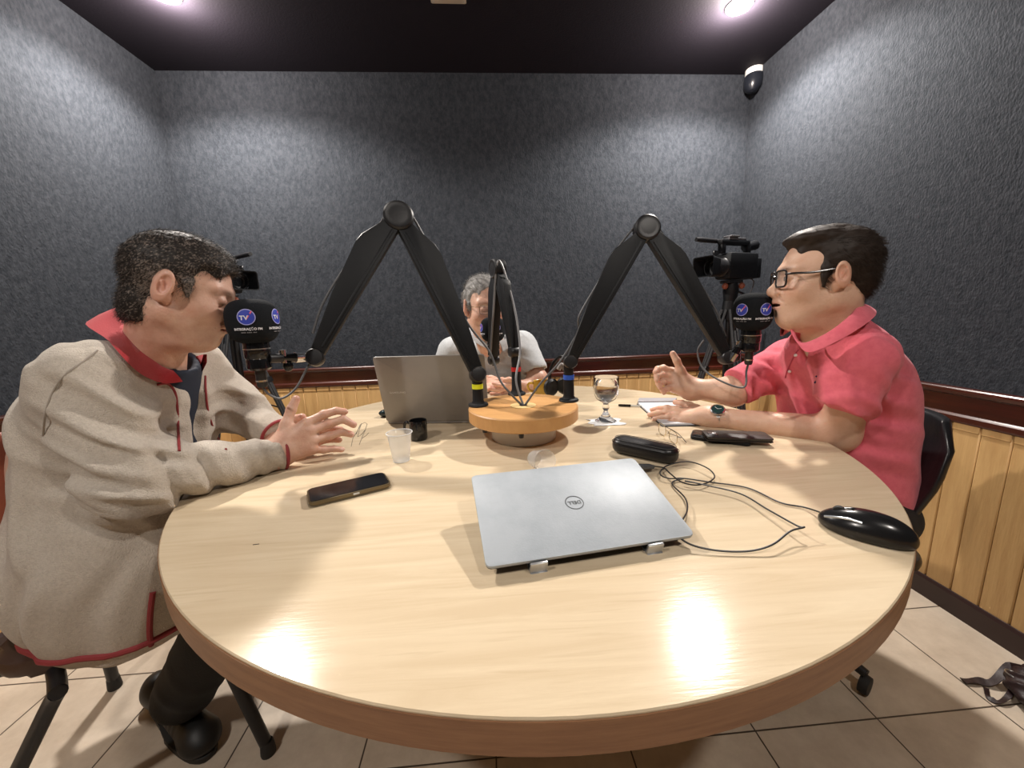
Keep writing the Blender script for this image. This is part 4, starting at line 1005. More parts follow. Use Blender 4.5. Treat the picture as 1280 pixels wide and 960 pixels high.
# ================================================================ chairs
def chair(name, label, c, fwd, shell, up_m, backw=.44, top=.86, legs=None, star=False, seat=(.46, .44)):
    f_ = Vector((fwd[0], fwd[1], 0)).normalized(); r_ = Vector((f_.y, -f_.x, 0)); c = Vector(c)
    t = thing(name, label, 'chair', (c.x, c.y, 0)); M_ = Matrix(((r_.x, f_.x, 0, c.x), (r_.y, f_.y, 0, c.y), (0, 0, 1, 0), (0, 0, 0, 1)))
    MB().prism(rrect(*seat, .08, 6), .04, M_ @ Matrix.Translation((0, 0, .42)), bev=.014).build('seat', up_m, t)
    rows = []
    for k in range(9):                                     # curved padded back
        z = .52+(top-.52)*k/8; wd = backw*(.5-.06*abs(k-3.5)/4.5-(.05 if k > 6 else 0)-(.05*(k == 8))); lean = -.20-.09*(k/8)
        ro = []
        for i in range(13):
            u = -1+i/6; ro.append(M_ @ Vector((u*wd, lean+.05*u*u, z)))
        for i in range(12, -1, -1):
            u = -1+i/6; ro.append(M_ @ Vector((u*wd, lean-.034+.05*u*u*(1.05)+(0.012 if abs(u) > .9 else 0), z)))
        rows.append(ro)
    mb = MB(); mb.grid(rows, closed=True)
    for ring in (rows[0], rows[-1]):
        mb.bm.faces.new([mb.bm.verts.new(p) for p in ring])
    bmesh.ops.remove_doubles(mb.bm, verts=mb.bm.verts, dist=.0005)
    b_ = mb.build('backrest', shell, t, sharp=False); mod = b_.modifiers.new('bevel', 'BEVEL'); mod.width = .012; mod.segments = 3; mod.limit_method = 'ANGLE'
    for sx in ((-1, 1) if not star else (0,)): MB().tube(spline([M_ @ Vector((sx*.15, -.16, .40)), M_ @ Vector((sx*.15, -.235, .42)), M_ @ Vector((sx*.15, -.262, .52)), M_ @ Vector((sx*.15, -.285, .66))], 6), .012).build('back_support', BLK, t)
    if star:
        MB().tube([M_ @ Vector((0, 0, .40)), M_ @ Vector((0, 0, .22)), M_ @ Vector((0, 0, .08))], [.020, .020, .032], n=16).build('gas_column', BLK, t)
        for k in range(5):
            a = R(72*k+64); e_ = M_ @ Vector((.23*math.cos(a), .23*math.sin(a), .062)); st = MB().tube([M_ @ Vector((0, 0, .10)), e_], [.022, .013], n=10).build('star_leg', BLK, t)
            MB().lathe([(0, -.012), (.026, -.011), (.028, 0), (.026, .011), (0, .012)], zframe((e_.x, e_.y, .028), (math.sin(a), -math.cos(a), 0)), n=18).build('castor', RUB, st)
        return t
    L_ = legs or [M_ @ Vector((sx*.24, sy*.23, 0)) for sx in (-1, 1) for sy in (-1, 1)]
    for p in L_:
        bb = None
        if isinstance(p, tuple) and len(p) == 2: p, bb = p
        p = Vector(p); l = M_.inverted() @ p; a = M_ @ Vector((math.copysign(.10, l.x), math.copysign(.13, l.y), .382)); b = M_ @ Vector((math.copysign(.185, l.x), math.copysign(.19, l.y), .375)); b = bb or b; b2 = b.lerp(p, .12)
        lg = MB().tube(spline([a, b, b2, p+Vector((0, 0, .02))], 7), .0145, n=14).build('leg', BLK, t)
        MB().lathe([(0, 0), (.017, 0), (.018, .006), (.0155, .035), (.013, .04)], Matrix.Translation(p), n=18).build('rubber_foot', RUB, lg)
    return t
VIN = mat('black vinyl', (.014, .014, .016), .30, bump=(60, .0006))
chair('tube_chair', 'tubular black chair with red-brown backrest under the man in beige fleece', (-.94, .97), (.93, .35), mat('red brown vinyl', (.20, .045, .02), .45), mat('dark brown vinyl', (.06, .03, .02), .5), legs=[(-1.205, 1.10, 0), (-.615, .862, 0), (on(72, 860, .40)+(on(27, 960, .225)-on(72, 860, .40))*(.40/.175), on(72, 860, .40)), (-.78, 1.26, 0)], seat=(.40, .38))
chair('swivel_chair', 'black vinyl chair with a rounded back behind the man in the pink shirt', (.975, 1.085), (-.97, .16), VIN, VIN, .42, .80, star=True)
chair('office_chair', 'dark chair behind the grey-haired man at the back', (.03, 2.11), (0, -1), VIN, VIN, .44, .78)

# ================================================================ things on the table
# silver closed laptop on a folding stand
cn = [on(612, 711, .770), on(863, 667, .770), on(796, 573, .822), on(586, 594, .822)]
nm = (cn[0]+cn[1])/2; fm = (cn[2]+cn[3])/2; ydir = (fm-nm); ctr = (nm+fm)/2; LD = ydir.length
xdir = ((cn[1]-cn[0])+(cn[2]-cn[3])).normalized(); LW = ((cn[1]-cn[0]).length+(cn[2]-cn[3]).length)/2
ML = frame(ctr, xdir, ydir)
t = thing('laptop', 'closed silver laptop with a round logo on its lid, raised on a folding stand', 'laptop', (ctr.x, ctr.y, TH))
SIL = mat('silver lid', (.45, .49, .53), .52, .1, var=(12, (.37, .41, .45), .4, .7), bump=(300, .0002))
MB().prism(rrect(LW, LD, .008), .005, ML @ Matrix.Translation((0, 0, -.0025)), bev=.0012).build('lid', SIL, t)
MB().prism(rrect(LW-.001, LD-.001, .008), .0012, ML @ Matrix.Translation((0, 0, -.0056))).build('screen_gap', BLK, t)
MB().prism(rrect(LW-.010, LD-.034, .008), .010, ML @ Matrix.Translation((0, .012, -.0113)), bev=.004).build('base', mat('dark grey base', (.05, .05, .055), .5, .3), t)
Ml2 = ML @ Matrix.Translation((.002, .0, .0003)) @ Matrix.Rotation(math.pi, 4, 'Z')
MB().lathe([(.0145, 0), (.0158, 0), (.0158, .0003), (.0145, .0003)], Ml2, close=True).build('logo_ring', mat('dark logo', (.05, .055, .06), .35, .3), t)
text_on('logo_letters', 'DELL', .0105, MATS['dark logo'], lambda u, v_: Ml2 @ Vector((u, v_, .0003)), t, .0002)
t = thing('laptop_stand', 'folding silver metal stand carrying the closed laptop, small hooks at its near edge', 'laptop stand', (ctr.x, ctr.y, TH))
AL = mat('anodised aluminium', (.55, .56, .57), .35, .8)
for q in (-.27, .29):
    hk = MB()
    hk.box((q*LW, -LD/2-.004, -.012), (.026, .005, .020), ML, bev=.0015); hk.box((q*LW, -LD/2-.001, -.0205), (.026, .030, .004), ML, bev=.001)
    hk.build('front_hook', AL, t)
    p0 = ML @ Vector((q*LW, -LD/2, -.0215)); p1 = ML @ Vector((q*LW, LD/2-.01, -.0190)); a0_ = Vector((p0.x, p0.y, TH+.003))+ydir.normalized()*.0; a1_ = Vector((p1.x, p1.y, TH+.003))
    MB().tube([p0, p1], .0035, n=8).build('support_rail', AL, t); MB().tube([a0_+ydir*.04, a1_-ydir*.05], .003, n=8).build('foot_rail', AL, t)
    MB().tube([p1.lerp(p0, .12), a1_.lerp(a0_, .45)], .003, n=8).build('strut', AL, t); MB().tube([p0.lerp(p1, .06), a0_.lerp(a1_, .06)], .004, n=8).build('strut', AL, t)
MB().tube([ML @ Vector((-.27*LW, LD*.1, -.0225)), ML @ Vector((.29*LW, LD*.1, -.0225))], .003, n=8).build('cross_bar', AL, t)
MB().box((.0, LD/2+.001, -.010), (.022, .004, .016), ML, bev=.001).build('rear_stop', AL, t)
# open laptop seen from behind
p0 = on(484, 528, .757); p1 = on(612, 526, .757); xd = (p1-p0); xd.z = 0; wL = xd.length; xd.normalize(); yd = Vector((-xd.y, xd.x, 0))
t = thing('laptop', 'open grey laptop seen from behind, facing the man at the back', 'laptop', ((p0.x+p1.x)/2, (p0.y+p1.y)/2, TH))
GL = mat('graphite laptop shell', (.30, .285, .27), .45, .25, var=(4, (.26, .25, .24), .4, .7))
mid = (p0+p1)/2
MB().prism(rrect(wL, .235, .008), .014, frame(Vector((mid.x, mid.y, TH+.0095))+yd*.1185, xd, yd), bev=.002).build('base', GL, t)
MB().prism(rrect(wL*.84, .09, .004), .001, frame(Vector((mid.x, mid.y, TH+.0172))+yd*.075, xd, yd)).build('keyboard', BLKM, t)
MB().prism(rrect(.11, .065, .004), .001, frame(Vector((mid.x, mid.y, TH+.0172))+yd*.175, xd, yd)).build('touchpad', mat('touchpad grey', (.15, .15, .15), .4), t)
for q in (-1, 1): MB().lathe([(0, 0), (.006, 0), (.006, .003), (0, .003)], Matrix.Translation(Vector((mid.x, mid.y, TH))+yd*.118+xd*q*wL*.42+yd*q*0), n=14).build('rubber_foot', RUB, t)
tl = at(467, 446, 1.215); ud = (tl-p0).normalized(); ud = (ud-xd*ud.dot(xd)).normalized(); hL = .238
Mlid = frame(Vector((mid.x, mid.y, TH+.012))+ud*hL/2, xd, ud)
MB().prism(rrect(wL, hL, .007), .006, Mlid, bev=.0015).build('lid', GL, t)
MB().prism(rrect(wL-.012, hL-.02, .004), .0006, Mlid @ Matrix.Translation((0, 0, -.0034 if (Mlid.to_3x3() @ Vector((0, 0, 1))).y < 0 else .0034))).build('screen', BLKG, t)
sgn = 1 if (Mlid.to_3x3() @ Vector((0, 0, 1))).y < 0 else -1
text_on('lid_lettering', 'SAMSUNG', .0088, mat('pale grey print', (.62, .62, .62), .5), lambda u, v_: Mlid @ Vector((u*1.35-wL*.335, v_-.008, .0033*sgn)), t, .0002)
# clear plastic cup
def cup_thing(name, label, cat, c, prof, m, group=None, M_=None, part='cup_wall'):
    t = thing(name, label, cat, c); MB().lathe(prof, (Matrix.Translation(c) if M_ is None else M_), n=48, close=True).build(part, m, t); return t
PLC = mat('translucent plastic', (.90, .91, .92), .3, trans=.6, ior=1.1, alpha=.40)
c = on(502, 576, TH)
t = cup_thing('plastic_cup', 'empty translucent plastic cup standing beside the small black mug', 'cup', c, [(.0, .001), (.0195, .001), (.0205, .003), (.0300, .072), (.0320, .0735), (.0325, .0755), (.0312, .0765), (.0292, .074), (.0198, .0032), (0, .0026)], PLC)
MB().tube([c+Vector((.0318*math.cos(2*math.pi*k/40), .0318*math.sin(2*math.pi*k/40), .0755)) for k in range(40)], .0012, n=6, closed=True).build('rolled_rim', mat('milky plastic rim', (.85, .86, .87), .3, alpha=.75), t)
MB().tube([c+Vector((.020*math.cos(2*math.pi*k/40), .020*math.sin(2*math.pi*k/40), .002)) for k in range(40)], .0008, n=6, closed=True).build('base_ring', MATS['milky plastic rim'], t)
# small black mug
c = on(524, 549, TH)
t = thing('mug', 'small glossy black espresso mug standing in front of the open grey laptop', 'mug', c)
MB().lathe([(0, 0), (.0225, 0), (.025, .004), (.0255, .030), (.0262, .058), (.0255, .060), (.0238, .058), (.0232, .006), (0, .005)], Matrix.Translation(c), n=40).build('mug_body', BLKG, t)
MB().tube(spline([c+Vector((-.024, .002, .050)), c+Vector((-.036, .003, .053)), c+Vector((-.042, .004, .038)), c+Vector((-.036, .004, .020)), c+Vector((-.024, .002, .016))], 6), .0042, n=10).build('mug_handle', BLKG, t)
# smartphone at the left
q4 = [on(383, 612, TH+.012), on(484, 590, TH+.012), on(484, 603, TH+.012), on(386, 628, TH+.012)]
pc0 = (q4[0]+q4[3])/2; pc1 = (q4[1]+q4[2])/2; xd = (pc1-pc0); Lp = xd.length; Mp = frame((pc0+pc1)/2-Vector((0, 0, .0065)), xd, (xd.y*-1, xd.x, 0)); Wp = .074
t = thing('smartphone', 'smartphone with a dark screen in a clear case, lying near the spread hands', 'phone', (Mp.translation.x, Mp.translation.y, TH))
MB().prism(rrect(Lp, Wp, .011), .009, Mp @ Matrix.Translation((0, 0, .0015)), bev=.002).build('phone_body', mat('bronze metal', (.20, .155, .09), .35, .7), t)
MB().prism(rrect(Lp-.006, Wp-.006, .009), .0012, Mp @ Matrix.Translation((0, 0, .0064))).build('screen', BLKG, t)
MB().prism(rrect(Lp+.004, Wp+.004, .013), .0035, Mp @ Matrix.Translation((0, 0, -.0042)), bev=.001).build('clear_case', mat('clear case', (.62, .55, .42), .15, trans=.8, alpha=.6), t)
MB().box((.008, -Wp/2-.0004, .002), (.012, .0015, .004), Mp, bev=.0005).build('side_button', WHITE, t)
# goblet of water on a napkin
c = on(757, 527, TH)
t = thing('goblet', 'stemmed glass goblet half full of water standing on a folded napkin', 'glass', c)
zg = .0022; Tg = Matrix.Translation(c+Vector((0, 0, zg)))
MB().lathe([(0, 0), (.034, 0), (.0345, .0015), (.030, .004), (.016, .016), (.0085, .030), (.0068, .036), (.0100, .041), (.0118, .047), (.0095, .053), (.0075, .057), (.012, .063), (.030, .074), (.0395, .092), (.0415, .115), (.0405, .148), (.0395, .1485), (.0385, .147), (.0393, .115), (.0373, .094), (.028, .0775), (.012, .0685), (0, .067)], Tg, n=56).build('goblet_bowl', GLASS, t)
MB().lathe([(0, .0674), (.0118, .0689), (.0277, .0779), (.0370, .0943), (.0390, .115), (.0389, .1235), (0, .1235)], Tg, n=56).build('water', WATER, t)
n0 = on(757, 528, TH)
mb = MB(); rows = []
for i in range(11):
    rows.append([n0+Vector((-.052+.104*i/10+.008*math.sin(k), -.040+.080*k/10, .0006+.0007*(1+math.sin(i*1.3+k*.9)))) for k in range(11)])
mb.grid(rows); nap = mb.build('napkin', mat('white tissue', (.78, .79, .80), .9, bump=(200, .0005)), None); s_ = nap.modifiers.new('solid', 'SOLIDIFY'); s_.thickness = .0008; s_.offset = 1
tag(nap, 'white paper napkin lying under the stemmed water goblet', 'napkin')
# notepad with black cover and a pen
a, b, c_, d_ = on(797, 503, TH+.008), on(843, 502.5, TH+.008), on(878, 529, TH+.008), on(828, 530, TH+.008)
t = thing('notepad', 'open white notepad with a black cover under the flat hand of the man in pink', 'notepad', ((a+c_)/2).to_tuple()[:2]+(TH,))
def sheet(name, P_, h, th, m, par, shrink=0):
    ce = sum(P_, Vector())/4; mb = MB(); P2 = [p+(ce-p)*shrink for p in P_]
    A = [mb.bm.verts.new((p.x, p.y, h)) for p in P2]; B = [mb.bm.verts.new((p.x, p.y, h+th)) for p in P2]
    mb.bm.faces.new(A[::-1]); mb.bm.faces.new(B)
    for i in range(4): mb.bm.faces.new((A[i], A[(i+1) % 4], B[(i+1) % 4], B[i]))
    return mb.build(name, m, par, smooth=False)
sheet('cover', [a, b, c_, d_], TH, .002, BLKM, t, -.03); sheet('pages', [a, b, c_, d_], TH+.002, .006, mat('white paper', (.80, .80, .83), .8), t, .02)
sheet('rear_flap', [on(799, 500, TH), on(846, 500, TH), on(843, 504, TH), on(797, 505, TH)], TH+.002, .007, mat('grey card', (.35, .34, .36), .7), t)
pa_, pb_ = on(773, 506.5, TH+.005), on(800, 507.5, TH+.005)
t = thing('ballpoint_pen', 'clear ballpoint pen with a black cap lying left of the notepad', 'pen', (pa_.x, pa_.y, TH))
dv = (pb_-pa_).normalized(); pe = pa_+dv*.14
MB().tube([pa_, pa_+dv*.004, pa_+dv*.045], [.003, .0045, .0045], n=12).build('cap', BLKG, t)
MB().tube([pa_+dv*.045, pe-dv*.055], .0034, n=10).build('barrel', mat('clear barrel', (.7, .75, .75), .15, alpha=.6), t)
# spectacle case
ca, cb = on(783, 562, TH), on(834, 568, TH); xd = (cb-ca)
a_, b_ = on(773, 560, TH), on(846, 566, TH); ctrc = Vector(((on(766, 557, TH)+on(849, 566, TH))/2)); 
e1, e2 = on(767, 552, TH+.022), on(848, 569, TH+.022); xd = (e2-e1); Lc = xd.length
Mc = frame(((e1+e2)/2).to_tuple()[:2]+(TH,), (xd.x, xd.y, 0), (-xd.y, xd.x, 0))
t = thing('spectacle_case', 'black leather spectacle case with rounded ends in front of the notepad', 'glasses case', Mc.translation.to_tuple())
sdc = SD().add(cap((-Lc/2+.030, 0, .020), (Lc/2-.030, 0, .020), .030, .030), 0).isec(lambda X: np.abs(X[:, 2]-.0205)-.0205, .012)
v, f = sdc.mesh((-Lc/2-.01, -.045, -.008), (Lc/2+.01, .045, .055), .0022)
def taper(v):
    v = v.copy(); v[:, 1] *= 1.0-.05*v[:, 0]/(Lc/2); return v
link('case_shell', np_mesh('case_shell', [(tf(Mc, taper(v)), f, None)]), mat('black leather case', (.012, .011, .012), .33, bump=(500, .0003)), t)
def stad(r, n=16):
    o = []
    for k in range(n+1): a = -math.pi/2+math.pi*k/n; o.append((Lc/2-.030+r*math.cos(a), r*math.sin(a)))
    for k in range(n+1): a = math.pi/2+math.pi*k/n; o.append((-Lc/2+.030+r*math.cos(a), r*math.sin(a)))
    return o
MB().tube([Mc @ Vector((x, y, .0295)) for x, y in stad(.0302)], .0007, n=6, closed=True).build('lid_seam', BLKG, t)
MB().tube([Mc @ Vector((x, y, .0385)) for x, y in stad(.0235)], .0009, n=6, closed=True).build('edge_stitch', mat('worn black edge', (.08, .08, .085), .3), t)
# wire reading glasses behind the case
g0 = on(840, 558, TH); gx = (on(852, 572, TH)-on(816, 545, TH)).normalized()
Mg = frame(g0+Vector((0, 0, .019)), gx, (-gx.y, gx.x, 0))
Mg = frame(on(834, 549, TH)+Vector((0, 0, .018)), gx, (-gx.y, gx.x, 0)) @ Matrix.Rotation(R(180), 4, 'Z')
t = thing('reading_glasses', 'thin gold wire reading glasses with folded temples behind the black case', 'glasses', (g0.x, g0.y, TH))
GOLD = mat('gold wire', (.6, .48, .28), .25, .9)
for q in (-1, 1):
    rp_ = [Mg @ Vector((q*.034+x, 0, z)) for x, z in rrect(.046, .032, .013, 5)]
    rim = MB().tube(rp_, .0009, n=8, closed=True).build('rim', GOLD, t)
    mb = MB(); mb.bm.faces.new([mb.bm.verts.new(p) for p in rp_]); mb.build('lens', LENS, rim, smooth=False)
    MB().tube(spline([Mg @ Vector((q*.060, 0, .008)), Mg @ Vector((q*.062, -.008, .006)), Mg @ Vector((q*.02, -.030-.006*q, -.006)), Mg @ Vector((-q*.045, -.026-.006*q, -.014))], 5), .0010, n=8).build('temple', mat('dark temple tip', (.05, .045, .04), .3), t)
MB().tube(spline([Mg @ Vector((-.011, 0, .002)), Mg @ Vector((0, 0, .006)), Mg @ Vector((.011, 0, .002))], 4), .0009, n=8).build('bridge', GOLD, t)
# two phones stacked beside the watch
q4 = [on(867, 546, TH), on(900, 540, TH), on(925, 553, TH), on(893, 559, TH)]
t = thing('smartphone', 'black smartphone lying flat under the dark wallet near the wristwatch', 'phone', (q4[0].x, q4[0].y, TH))
def quadthing(P_, th, name, m, par, z0, r=.008, bev=.0015):
    o_ = (P_[0]+P_[1]+P_[2]+P_[3])/4; x = (P_[1]-P_[0]+P_[2]-P_[3]); y = (P_[3]-P_[0]+P_[2]-P_[1]); L1 = x.length/2; L2 = y.length/2
    M_ = frame((o_.x, o_.y, z0+th/2), (x.x, x.y, 0), (y.x, y.y, 0)); MB().prism(rrect(L1, L2, r), th, M_, bev=bev).build(name, m, par); return M_, L1, L2
def phone_rect(c, ang, L1, L2, z0, th):
    return Matrix.Translation((c.x, c.y, z0+th/2)) @ Matrix.Rotation(ang, 4, 'Z'), L1, L2
cph = on(900, 549, TH); gdir = math.atan2(*( (on(945, 549, TH)-on(872, 547, TH)).yx))
Mph, l1, l2 = phone_rect(cph, gdir-.35, .145, .072, TH+.0005, .009)
MB().prism(rrect(l1, l2, .010), .009, Mph, bev=.002).build('phone_body', BLKM, t)
MB().prism(rrect(l1-.006, l2-.006, .008), .001, Mph @ Matrix.Translation((0, 0, .0048))).build('screen', BLKG, t)
MB().prism(rrect(.030, .026, .006), .002, Mph @ Matrix.Translation((-.052, -.016, .0055)), bev=.0006).build('camera_bump', BLKG, t)
cw = on(920, 547, TH+.012)
t = thing('wallet', 'dark brown leather wallet case lying on the phone beside the forearm', 'wallet', (cw.x, cw.y, TH+.01))
Mw2, l1, l2 = phone_rect(cw, gdir-.02, .160, .068, TH+.0103, .011)
MB().prism(rrect(l1, l2, .008), .004, Mw2 @ Matrix.Translation((0, 0, .0034)), bev=.001).build('front_cover', mat('dark brown leather', (.022, .016, .014), .4, bump=(400, .0003)), t)
MB().prism(rrect(l1-.004, l2-.004, .007), .0034, Mw2 @ Matrix.Translation((0, 0, 0)), bev=.0006).build('phone_inside', BLKG, t)
MB().prism(rrect(l1, l2, .008), .0030, Mw2 @ Matrix.Translation((0, 0, -.0038)), bev=.001).build('back_cover', MATS['dark brown leather'], t)
MB().box((-.060, .0, .0060), (.024, .030, .0015), Mw2, bev=.0005).build('clasp', mat('gunmetal clasp', (.12, .12, .13), .25, .8), t)
# computer mouse and its cable
m1, m2 = on(1027, 645, TH+.012), on(1141, 676, TH+.012); xd = (m2-m1); xd.z = 0; LM = xd.length
mc = (m1+m2)/2; Mm = frame((mc.x, mc.y, TH), xd, (-xd.y, xd.x, 0))
t = thing('computer_mouse', 'black wired computer mouse with a silver stripe near the right edge of the table', 'mouse', (mc.x, mc.y, TH))
sm = SD().add(ell((.012, 0, .010), (LM*.46, .030, .031)), 0).add(ell((-.020, 0, .010), (LM*.36, .0275, .022)), .02).isec(lambda X: .001-X[:, 2], .004)
sm.sub(cap((-LM*.5, 0, .036), (-LM*.18, 0, .041), .006), .002)
v, f = sm.mesh((-LM*.6, -.045, -.004), (LM*.6, .045, .055), .0018); link('mouse_shell', np_mesh('mouse_shell', [(tf(Mm, v), f, None)]), mat('black satin shell', (.012, .012, .013), .22), t)
MB().lathe([(.0, -.004), (.0085, -.004), (.0095, 0), (.0085, .004), (0, .004)], Mm @ Matrix.Translation((-LM*.30, 0, .0285)) @ Matrix.Rotation(R(90), 4, 'X'), n=20).build('scroll_wheel', RUB, t)
mh = hitter([o for o in t.children if o.name.startswith('mouse_shell')][0])
sp = [mh(x, y, .0006) for x, y in ((1031, 645.5), (1043, 646.5), (1055, 648), (1067, 650.5), (1078, 654))]; sp = [p for p in sp if p]
if len(sp) > 2: MB().tube(spline(sp, 4), .0018, n=8).build('silver_stripe', mat('silver stripe', (.5, .53, .56), .25, .6), t)
cpx = [(1027, 641, .012), (1005, 634, .004), (975, 628, .003), (935, 610, .003), (890, 603, .004), (855, 598, .006), (836, 598, .008), (825, 592, .010), (834, 582, .010), (860, 577, .012), (884, 585, .014), (893, 597, .008), (875, 606, .008), (853, 603, .010), (838, 592, .012), (830, 585, .010), (819, 583, .008)]
cpx2 = [(855, 598, .006), (840, 604, .004), (856, 622, .006), (859, 638, .010), (850, 655, .014), (845, 666, .018), (862, 680, .010), (895, 688, .006), (935, 689, .006), (965, 681, .012), (988, 664, .018), (1005, 659, .020), (996, 657, .018), (960, 637, .012), (925, 617, .010), (880, 606, .010), (856, 601, .010)]
MB().tube(spline([on(x, y, TH+z) for x, y, z in cpx], 8), .0015, n=8).build('cable', BLK, t)
MB().tube(spline([on(x, y, TH+z) for x, y, z in cpx2], 8), .0015, n=8).build('cable', BLK, t)
u1, u2 = on(795, 583, TH+.045), on(818, 583, TH+.010)
u1 = u2+(on(797, 583, TH+.020)-u2)
mb = MB(); ud_ = (u1-u2); Mu = frame((u1+u2)/2, ud_, (0, 0, 1)); mb.box((0, 0, 0), (ud_.length*.72, .008, .016), Mu, bev=.002); mb.tube([u2, u2.lerp(u1, .2)], [.0025, .004], n=10)
mb.build('usb_plug', mat('dark grey plug', (.10, .105, .11), .4), t)
# crumpled clear cup behind the closed laptop
c = on(675, 588, TH)
t = thing('plastic_cup', 'clear disposable cup lying on its side just behind the closed laptop', 'cup', c)
Mcu = Matrix.Translation(c+Vector((0, 0, .026))) @ Matrix.Rotation(R(20), 4, 'Z') @ Matrix.Rotation(R(78), 4, 'X')
MB().lathe([(.0, -.030), (.018, -.030), (.019, -.028), (.0255, .024), (.0275, .026), (.0270, .028), (.0245, .026), (.0178, -.0265), (0, -.0285)], Mcu, n=40).build('cup_wall', PLC, t)
# yellow mug
c = on(675, 491, TH)
c = Vector((.240, 1.66, TH))
YM = mat('mustard glaze', (.66, .42, .06), .28)
t = thing('mug', 'mustard yellow mug near the hands of the grey-haired man', 'mug', c)
MB().lathe([(0, 0), (.036, 0), (.040, .004), (.041, .020), (.042, .064), (.041, .066), (.039, .064), (.038, .008), (0, .006)], Matrix.Translation(c), n=48).build('mug_body', YM, t)
MB().tube(spline([c+Vector((-.038, .01, .054)), c+Vector((-.056, .014, .054)), c+Vector((-.064, .016, .042)), c+Vector((-.056, .014, .022)), c+Vector((-.038, .01, .018))], 6), .0055, n=10).build('mug_handle', YM, t)
# unidentified dark object, built as black headphones, between the mug and the blue-ringed arm
c = on(693, 490, TH)
t = thing('headphones', 'black headphones standing on the table between the yellow mug and the blue-ringed arm', 'headphones', (c.x, c.y+.1, TH))
hpts = [(689, 489), (687, 470), (691, 455), (700, 446), (708, 452), (712, 470), (708, 488)]
MB().tube(spline([at(x, y, 1.60) for x, y in hpts], 6), .0075, n=10).build('headband', BLK, t)
MB().tube(spline([at(x, y, 1.585) for x, y in ((698, 462), (702, 456), (706, 462))], 6), .010, n=10).build('headband_padding', mat('grey vinyl padding', (.28, .26, .25), .5), t)
for x, y in ((689, 484), (706, 482)):
    p = at(x, y, 1.58); p.z = max(p.z, TH+.036); MB().lathe([(0, -.012), (.030, -.012), (.036, -.006), (.036, .006), (.028, .014), (.012, .014), (0, .010)], zframe(p, (.5 if x < 700 else -.5, -.8, 0)), n=28).build('ear_cup', BLKM, t)
# small device beside the open laptop
c = on(477, 522, TH); t = thing('earbud_case', 'small dark glossy earbud case beside the left end of the open laptop', 'earbud case', c)
MB().ball(c+Vector((.012, .012, .0135)), (.024, .020, .0135)).build('case_shell', mat('dark teal gloss', (.02, .035, .04), .08), t)
MB().tube([c+Vector((.012+.0243*math.cos(2*math.pi*k/28), .012+.0203*math.sin(2*math.pi*k/28), .015)) for k in range(28)], .0006, n=5, closed=True).build('lid_seam', BLK, t)

